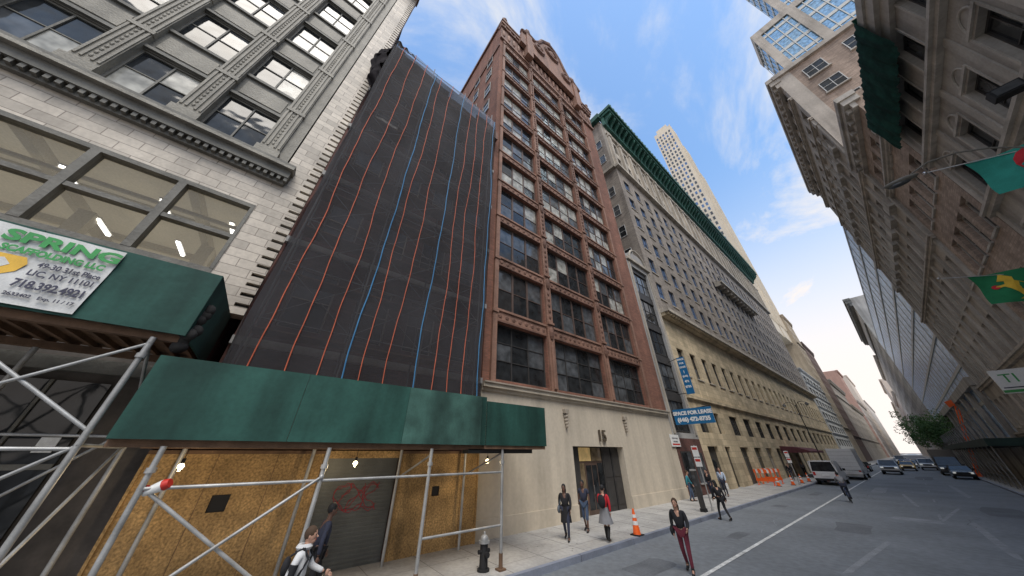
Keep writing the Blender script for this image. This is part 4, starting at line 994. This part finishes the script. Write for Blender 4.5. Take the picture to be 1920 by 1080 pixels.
# ================================================================ PEOPLE
def skinned(verts,edges,radii,root=0,sub=1):
    me=bpy.data.meshes.new('s');me.from_pydata(verts,edges,[]);o=bpy.data.objects.new('s',me);COL.objects.link(o)
    md=o.modifiers.new('s','SKIN');md.use_smooth_shade=True
    for i,r in enumerate(radii):
        sv=me.skin_vertices[0].data[i];sv.radius=r if isinstance(r,tuple) else (r,r);sv.use_root=(i==root)
    if sub: sm=o.modifiers.new('u','SUBSURF');sm.levels=sub;sm.render_levels=sub
    bpy.context.view_layer.update()
    ev=bpy.data.meshes.new_from_object(o.evaluated_get(bpy.context.evaluated_depsgraph_get()))
    vs=[tuple(v.co) for v in ev.vertices];fs=[tuple(p.vertices) for p in ev.polygons]
    bpy.data.objects.remove(o);bpy.data.meshes.remove(me);bpy.data.meshes.remove(ev);return vs,fs
def person(label,x,y,z,hd,H=1.7,stride=.3,top=None,leg=None,sk=None,hair=None,longhair=False,coat=0,skirt=None,boots=None,bag=None,arm=(.3,-.3),bend=(.2,.2),shorts=False,sleeve=True,pose='walk',accent=None,hood=None,bagscale=1.):
    sk=sk or skinm;k=H/1.7;c,s_=math.cos(hd),math.sin(hd)
    T=lambda a,b,zz:(x+(a*c-b*s_)*k,y+(a*s_+b*c)*k,z+zz*k)
    P=thing('person',label,'person',(x,y,z))
    if pose=='walk':
        s=stride;lean=.03
        pel=(0,0,.93);ch=(lean,0,1.24);nk=(lean+.02,0,1.44);hd_=(lean+.05,0,1.585)
        legs=[[(0,.09,.9),(s*.5+.06,.095,.49),(s,.09,.09),(s+.16,.1,.035)],[(0,-.09,.9),(-s*.3+.05,-.095,.5),(-s*1.0,-.09,.13 if s>.1 else .09),(-s+.15,-.1,.035)]]
    else:
        pel=(-.1,0,1.0);ch=(.12,0,1.27);nk=(.24,0,1.44);hd_=(.32,0,1.57)
        legs=[[(-.08,.09,.98),(.28,.11,.75),(.15,.11,.38),(.3,.11,.33)],[(-.08,-.09,.98),(.25,-.11,.6),(.08,-.11,.24),(.23,-.11,.18)]]
    arms=[]
    for sg,aa,bb in ((1,arm[0],bend[0]),(-1,arm[1],bend[1])):
        sh=(ch[0],sg*.175,1.38 if pose=='walk' else 1.36)
        if pose=='walk':
            el=(sh[0]+.28*math.sin(aa),sg*.23,sh[2]-.28*math.cos(aa));wr=(el[0]+.25*math.sin(aa+bb),sg*.22,el[2]-.25*math.cos(aa+bb))
        else: el=(sh[0]+.2,sg*.25,1.17);wr=(.58,sg*.24,1.08)
        arms.append((sh,el,wr))
    V=[pel,ch,nk];E_=[(0,1),(1,2)];Rd=[(.12,.135),(.115,.15),.05]
    for lg in legs:
        b=len(V);V+=lg;Rd+=[.075,.05,.035,.03];E_+=[(0,b),(b,b+1),(b+1,b+2),(b+2,b+3)]
    for ar_ in arms:
        b=len(V);V+=list(ar_);Rd+=[.05,.038,.026];E_+=[(1,b),(b,b+1),(b+1,b+2)]
    vs,fs=skinned(V,E_,Rd)
    mb=MB(T);mb.raw(vs,fs,sk)
    hx,hy,hz_=hd_
    mb.cyl((nk[0],0,nk[2]-.04),(hx-.01,0,hz_-.04),.052,sk,n=10)
    mb.sph(hd_,(.092,.074,.118),sk,14,10);mb.sph((hx+.035,0,hz_-.07),(.055,.05,.05),sk,10,6)
    mb.cyl((hx+.08,0,hz_+.01),(hx+.108,0,hz_-.03),.009,sk,r2=.016,n=6)
    for sg in (-1,1):
        mb.sph((hx-.005,sg*.075,hz_-.01),(.018,.01,.03),sk,6,5);mb.sph((hx+.082,sg*.03,hz_+.012),(.01,.013,.008),black,6,4)
    mb.sph((hx+.086,0,hz_-.058),(.008,.022,.006),redp,6,4)
    for sg,(sh,el,wr) in zip((1,-1),arms):
        d=(Vector(wr)-Vector(el)).normalized();w=Vector(wr);pc=w+d*.05
        mb.sph(tuple(pc),(.028,.018,.048),sk,8,6)
        sd=Vector((1,0,0))-d*d.x
        if sd.length<.1: sd=Vector((0,0,1))-d*d.z
        sd.normalize();inn=Vector((0,-sg,0))
        for q in range(4):
            b=pc+sd*(q-1.5)*.013+d*.03;ln=(.036,.042,.039,.03)[q];m1=b+d*ln+inn*.006;m2=m1+d*ln*.7+inn*.02
            mb.cyl(tuple(b),tuple(m1),.0075,sk,r2=.0065,n=6);mb.cyl(tuple(m1),tuple(m2),.0065,sk,r2=.005,n=6)
        t0=pc+sd*.022-d*.015;t1=t0+sd*.018+d*.025;mb.cyl(tuple(t0),tuple(t1),.009,sk,r2=.008,n=6);mb.cyl(tuple(t1),tuple(t1+d*.025+inn*.008),.008,sk,r2=.006,n=6)
    part(P,'body',mb,smooth=True)
    V=[(pel[0],0,pel[2]-.0),ch,(nk[0],0,nk[2]-.025)];E_=[(0,1),(1,2)];Rd=[(.135,.155),(.13,.165),.07]
    for (sh,el,wr) in arms:
        b=len(V)
        if sleeve: V+=[sh,el,tuple(Vector(el).lerp(Vector(wr),.93))];Rd+=[.068,.052,.042];E_+=[(1,b),(b,b+1),(b+1,b+2)]
        else: V+=[sh,tuple(Vector(sh).lerp(Vector(el),.6))];Rd+=[.068,.06];E_+=[(1,b),(b,b+1)]
    vs,fs=skinned(V,E_,Rd);mb=MB(T);mb.raw(vs,fs,top)
    if coat:
        n=14;r0,r1=.15,.19+coat*.05;vs=[]
        for zz,rr in ((1.05,r0),(.9,r0+.02),(.93-coat,r1)):
            for i in range(n):
                a=2*math.pi*i/n;vs.append((pel[0]+rr*math.cos(a)*.85,rr*math.sin(a),zz+.01*math.sin(3*a)))
        fs=[(j*n+i,j*n+(i+1)%n,(j+1)*n+(i+1)%n,(j+1)*n+i) for j in range(2) for i in range(n)];mb.raw(vs,fs,top)
    if hood: mb.torus((nk[0]-.03,0,nk[2]+.0),.085,.045,hood,ax=2,n=12)
    if accent:
        for (sh,el,wr) in arms[1:]: mb.cyl(tuple(Vector(sh).lerp(Vector(el),.45)),tuple(Vector(el).lerp(Vector(wr),.35)),.066,accent,r2=.06,n=10)
    part(P,'jacket' if sleeve else 'shirt',mb,smooth=True)
    if leg:
        V=[(pel[0],0,pel[2]+.03)];E_=[];Rd=[(.13,.15)]
        for lg in legs:
            b=len(V)
            if shorts: V+=[lg[0],lg[1],tuple(Vector(lg[1]).lerp(Vector(lg[2]),.35))];Rd+=[.092,.068,.055];E_+=[(0,b),(b,b+1),(b+1,b+2)]
            else: V+=[lg[0],lg[1],tuple(Vector(lg[1]).lerp(Vector(lg[2]),.93))];Rd+=[.092,.064,.048];E_+=[(0,b),(b,b+1),(b+1,b+2)]
        vs,fs=skinned(V,E_,Rd);mb=MB(T);mb.raw(vs,fs,leg);part(P,'trousers',mb,smooth=True)
    if skirt:
        n=20;vs=[]
        for zz,rr in ((1.0,.145),(.8,.19),(.52,.27)):
            for i in range(n):
                a=2*math.pi*i/n;r_=rr*(1+(.07*math.cos(6*a) if zz<.9 else 0));vs.append((r_*math.cos(a),r_*math.sin(a),zz))
        fs=[(j*n+i,j*n+(i+1)%n,(j+1)*n+(i+1)%n,(j+1)*n+i) for j in range(2) for i in range(n)];mb=MB(T);mb.raw(vs,fs,skirt);part(P,'skirt',mb,smooth=True)
    for lg in legs:
        V=[];an=lg[2];to=lg[3];mb=MB(T);bm_=boots or black
        vs,fs=skinned([(an[0]-.03,an[1],max(.035,an[2]-.055) if pose=='walk' else an[2]-.04),((an[0]+to[0])/2+.02,an[1],(an[2]+to[2])/2 if an[2]>.1 else .035),(to[0]+.05,to[1],to[2]+.0)],[(0,1),(1,2)],[.042,.04,.03]);mb.raw(vs,fs,bm_)
        mb.cyl((an[0],an[1],an[2]-.04),(an[0]+.0,an[1],an[2]+.05),.045,bm_,n=10)
        if boots: mb.cyl(tuple(Vector(lg[2])),tuple(Vector(lg[2]).lerp(Vector(lg[1]),.8)),.048,bm_,r2=.062,n=10)
        part(P,'shoe',mb,smooth=True)
    hm=hair or black;mb=MB(T);mb.sph((hx-.018,0,hz_+.028),(.1,.084,.108),hm,14,9)
    if longhair: mb.sph((hx-.07,0,hz_-.09),(.055,.085,.17),hm,12,8)
    part(P,'hair',mb,smooth=True)
    if bag:
        bc,kind=bag;mb=MB(T)
        if kind=='shoulder':
            mb.sph((.02,-.25,.9),(.16,.06,.13),bc,12,8);mb.path([(.12,-.25,.98),(.08,-.16,1.2),(.04,-.14,1.42),(-.03,-.15,1.3),(-.1,-.25,.98)],.012,bc,5)
            b_=T(.02,-.25,.8)
        elif kind=='back':
            q=bagscale;mb.sph((-.14-.06*q,0,1.2),(.1*q,.15*q,.22*q),bc,12,8);mb.path([(-.12,.1,1.35),(.05,.12,1.44),(.16,.12,1.3),(.05,.14,1.05)],.018,bc,5);mb.path([(-.12,-.1,1.35),(.05,-.12,1.44),(.16,-.12,1.3),(.05,-.14,1.05)],.018,bc,5);b_=T(-.2,0,1)
        else:
            w=arms[0][2];mb.box(w[0]-.14,w[0]+.14,w[1]-.05,w[1]+.05,w[2]-.45,w[2]-.13,bc);mb.path([(w[0]-.08,w[1],w[2]-.13),(w[0],w[1],w[2]-.03),(w[0]+.08,w[1],w[2]-.13)],.008,bc,5);b_=T(w[0],w[1],w[2]-.4)
        o=single('backpack' if kind=='back' else 'bag',{'shoulder':'soft shoulder bag hanging at a walker\'s hip','back':'dark backpack worn by a pedestrian','hand':'pale shopping bag carried in a hand'}[kind],'bag',mb,b_,smooth=True)
    return P
bk=cm('black_cloth',(.015,.015,.018));nv=cm('navy_cloth',(.03,.035,.06));mar=cm('maroon_cloth',(.13,.02,.035));rdc=cm('red_cloth',(.5,.02,.03));gyc=cm('grey_cloth',(.2,.2,.21));lgc=cm('pale_grey_cloth',(.55,.55,.55));lbc=cm('light_blue_cloth',(.42,.5,.62));dnm=cm('denim_cloth',(.06,.09,.15));brh=cm('brown_hair',(.06,.035,.02));bag_g=cm('grey_bag',(.12,.14,.17));teal=cm('teal_cloth',(.03,.2,.25))
person('woman in long black coat walking with a grey bag',-9.2,10.0,.15,-1.0,1.68,.22,bk,nv,skind,black,True,coat=.42,bag=(bag_g,'shoulder'))
person('person in dark top and cropped jeans walking on pavement',-9.55,11.6,.15,-1.25,1.72,.14,nv,dnm,skind,black,shorts=True,sleeve=False,arm=(.1,-.1))
person('woman in red jacket and grey skirt with black boots',-8.15,11.0,.15,1.9,1.66,.2,rdc,None,skinm,black,skirt=gyc,boots=black,bag=(bk,'back'),arm=(.4,-.2),bend=(.9,.3))
person('woman in black jacket and maroon trousers crossing the road',-5.25,10.7,.0,-1.3,1.68,.2,bk,mar,skinm,brh,True,bag=(bk,'shoulder'),arm=(.25,-.15),bend=(.9,.5))
person('woman in dark clothes stepping off the kerb',-7.1,19.3,.0,2.5,1.66,.27,bk,bk,skinm,black,True,bag=(bk,'shoulder'))
person('man in pale blue shirt carrying a white bag',-9.8,28.2,.15,-1.4,1.78,.15,lbc,nv,skinm,brh,bag=(white,'hand'))
person('person in dark jacket standing near the wall',-9.9,26.0,.15,-1.8,1.72,.08,bk,nv,skinm,black)
person('person in teal top and jeans beside the doorway',-10.35,23.6,.15,.4,1.7,.1,teal,dnm,skinm,brh)
person('young man in pale grey hooded sweatshirt with a backpack',-7.42,1.2,.0,1.2,1.74,.25,lgc,nv,skinm,brh,bag=(bk,'back'),hood=lgc,accent=bk,arm=(.5,-.3),bend=(.7,.4),bagscale=.6)
person('person in dark clothes walking under the shed',-8.9,1.75,.15,1.6,1.74,.2,nv,bk,skind,black,arm=(.2,-.2))
for q in ((-9.9,50,bk,nv),(-10.3,60,gyc,bk),(-9.4,64,rdc,nv),(-9.7,75,lbc,bk)): person('pedestrian walking along the pavement far down the street',q[0],q[1],.15,-1.5 if q[1]<62 else 1.6,1.7,.2,q[2],q[3])
bx,by=-3.95,32.8;bh=1.75
c,s_=math.cos(bh),math.sin(bh);TBk=lambda a,b,zz:(bx+a*c-b*s_,by+a*s_+b*c,zz)
Bk=thing('bicycle','dark city bicycle ridden along the road','bicycle',(bx,by,0))
for wx in (-.5,.55):
    mb=MB(TBk);mb.torus((wx,0,.34),.32,.02,black,n=24);k=part(Bk,'wheel',mb)
    mb=MB(TBk)
    for i in range(10): a=i*.628;mb.cyl((wx,0,.34),(wx+.31*math.cos(a),0,.34+.31*math.sin(a)),.003,chrome,n=4)
    part(k,'spokes',mb)
mb=MB(TBk);bl=M('blue_bike_paint',(.02,.06,.2),.3,streak=0)
for p,q in (((-.05,0,.3),(-.2,0,.82)),((-.05,0,.3),(.4,0,.75)),((-.17,0,.75),(.38,0,.85)),((-.05,0,.3),(-.5,0,.34)),((-.17,0,.7),(-.5,0,.34)),((.36,0,.95),(.55,0,.34))): mb.cyl(p,q,.018,bl)
part(Bk,'frame',mb)
mb=MB(TBk);mb.sph((-.2,0,.9),(.13,.08,.04),black);part(Bk,'saddle',mb,smooth=True)
mb=MB(TBk);mb.cyl((.36,-.28,1.03),(.36,.28,1.03),.014,black);mb.cyl((.36,0,.95),(.36,0,1.03),.016,black);part(Bk,'handlebar',mb)
person('cyclist in grey jacket riding a bicycle on the road',bx,by,.0,bh,1.72,.1,gyc,nv,skinm,black,pose='ride')
# ================================================================ LIGHT / SKY / CAMERA
sund=Vector((.46,-.22,.86)).normalized()
el=math.asin(sund.z);az=math.atan2(sund.x,sund.y)
w=bpy.data.worlds.new("World");sc.world=w;w.use_nodes=True;nt=w.node_tree;nt.nodes.clear();Lk=nt.links.new
out=nn(nt,'ShaderNodeOutputWorld');bg=nn(nt,'ShaderNodeBackground');bg.inputs[1].default_value=.15
sky=nn(nt,'ShaderNodeTexSky');sky.sky_type='NISHITA';sky.sun_disc=False;sky.sun_elevation=el;sky.sun_rotation=az;sky.air_density=1.2;sky.dust_density=.8;sky.ozone_density=2.5
gain=nn(nt,'ShaderNodeVectorMath',operation='MULTIPLY');gain.inputs[1].default_value=(1.65,1.85,1.9);Lk(sky.outputs[0],gain.inputs[0])
tc=nn(nt,'ShaderNodeTexCoord');sx=nn(nt,'ShaderNodeSeparateXYZ');Lk(tc.outputs['Generated'],sx.inputs[0])
mz=nn(nt,'ShaderNodeMath',operation='MAXIMUM');mz.inputs[1].default_value=.07;Lk(sx.outputs[2],mz.inputs[0])
az_=nn(nt,'ShaderNodeMath',operation='ADD');az_.inputs[1].default_value=.12;Lk(mz.outputs[0],az_.inputs[0])
dx=nn(nt,'ShaderNodeMath',operation='DIVIDE');dy=nn(nt,'ShaderNodeMath',operation='DIVIDE');Lk(sx.outputs[0],dx.inputs[0]);Lk(az_.outputs[0],dx.inputs[1]);Lk(sx.outputs[1],dy.inputs[0]);Lk(az_.outputs[0],dy.inputs[1])
cx=nn(nt,'ShaderNodeCombineXYZ');Lk(dx.outputs[0],cx.inputs[0]);Lk(dy.outputs[0],cx.inputs[1])
mp=nn(nt,'ShaderNodeMapping');mp.inputs['Scale'].default_value=(1.3,.9,1);mp.inputs['Rotation'].default_value=(0,0,.5);mp.inputs['Location'].default_value=(1.3,.4,0);Lk(cx.outputs[0],mp.inputs[0])
no=nn(nt,'ShaderNodeTexNoise');no.inputs['Scale'].default_value=1.4;no.inputs['Detail'].default_value=9;no.inputs['Roughness'].default_value=.62;no.inputs['Distortion'].default_value=.6;Lk(mp.outputs[0],no.inputs['Vector'])
mr=nn(nt,'ShaderNodeMapRange');mr.inputs[1].default_value=.42;mr.inputs[2].default_value=.64;mr.interpolation_type='SMOOTHSTEP';Lk(no.outputs[0],mr.inputs[0])
hz1=nn(nt,'ShaderNodeMapRange');hz1.inputs[1].default_value=.72;hz1.inputs[2].default_value=.12;hz1.inputs[3].default_value=0;hz1.inputs[4].default_value=.98;hz1.interpolation_type='SMOOTHSTEP';Lk(sx.outputs[2],hz1.inputs[0])
mxf=nn(nt,'ShaderNodeMath',operation='MAXIMUM');Lk(mr.outputs[0],mxf.inputs[0]);Lk(hz1.outputs[0],mxf.inputs[1])
cc=nn(nt,'ShaderNodeMix',data_type='RGBA');Lk(hz1.outputs[0],cc.inputs[0]);cc.inputs[6].default_value=(5.7,5.8,6.0,1);cc.inputs[7].default_value=(7.3,6.6,6.2,1)
mix=nn(nt,'ShaderNodeMix',data_type='RGBA');Lk(mxf.outputs[0],mix.inputs[0]);Lk(gain.outputs[0],mix.inputs[6]);Lk(cc.outputs[2],mix.inputs[7])
Lk(mix.outputs[2],bg.inputs[0]);Lk(bg.outputs[0],out.inputs[0])
sl=bpy.data.lights.new('sun','SUN');sl.energy=2.8;sl.angle=math.radians(32);sl.color=(1,.93,.83);so=bpy.data.objects.new('sun',sl);COL.objects.link(so);so.location=(30,-20,60)
so.rotation_euler=sund.to_track_quat('Z','Y').to_euler()
cd=bpy.data.cameras.new('camera');co=bpy.data.objects.new('camera',cd);COL.objects.link(co);co.location=(0,0,2.9)
cd.sensor_width=36;cd.lens=516/1920*36;cd.clip_end=5000;cd.clip_start=.05
co.rotation_euler=(math.radians(90+30.9),0,math.radians(51.3))
sc.camera=co
sc.view_settings.view_transform='Standard';sc.view_settings.look='None';sc.view_settings.exposure=0;sc.view_settings.gamma=1
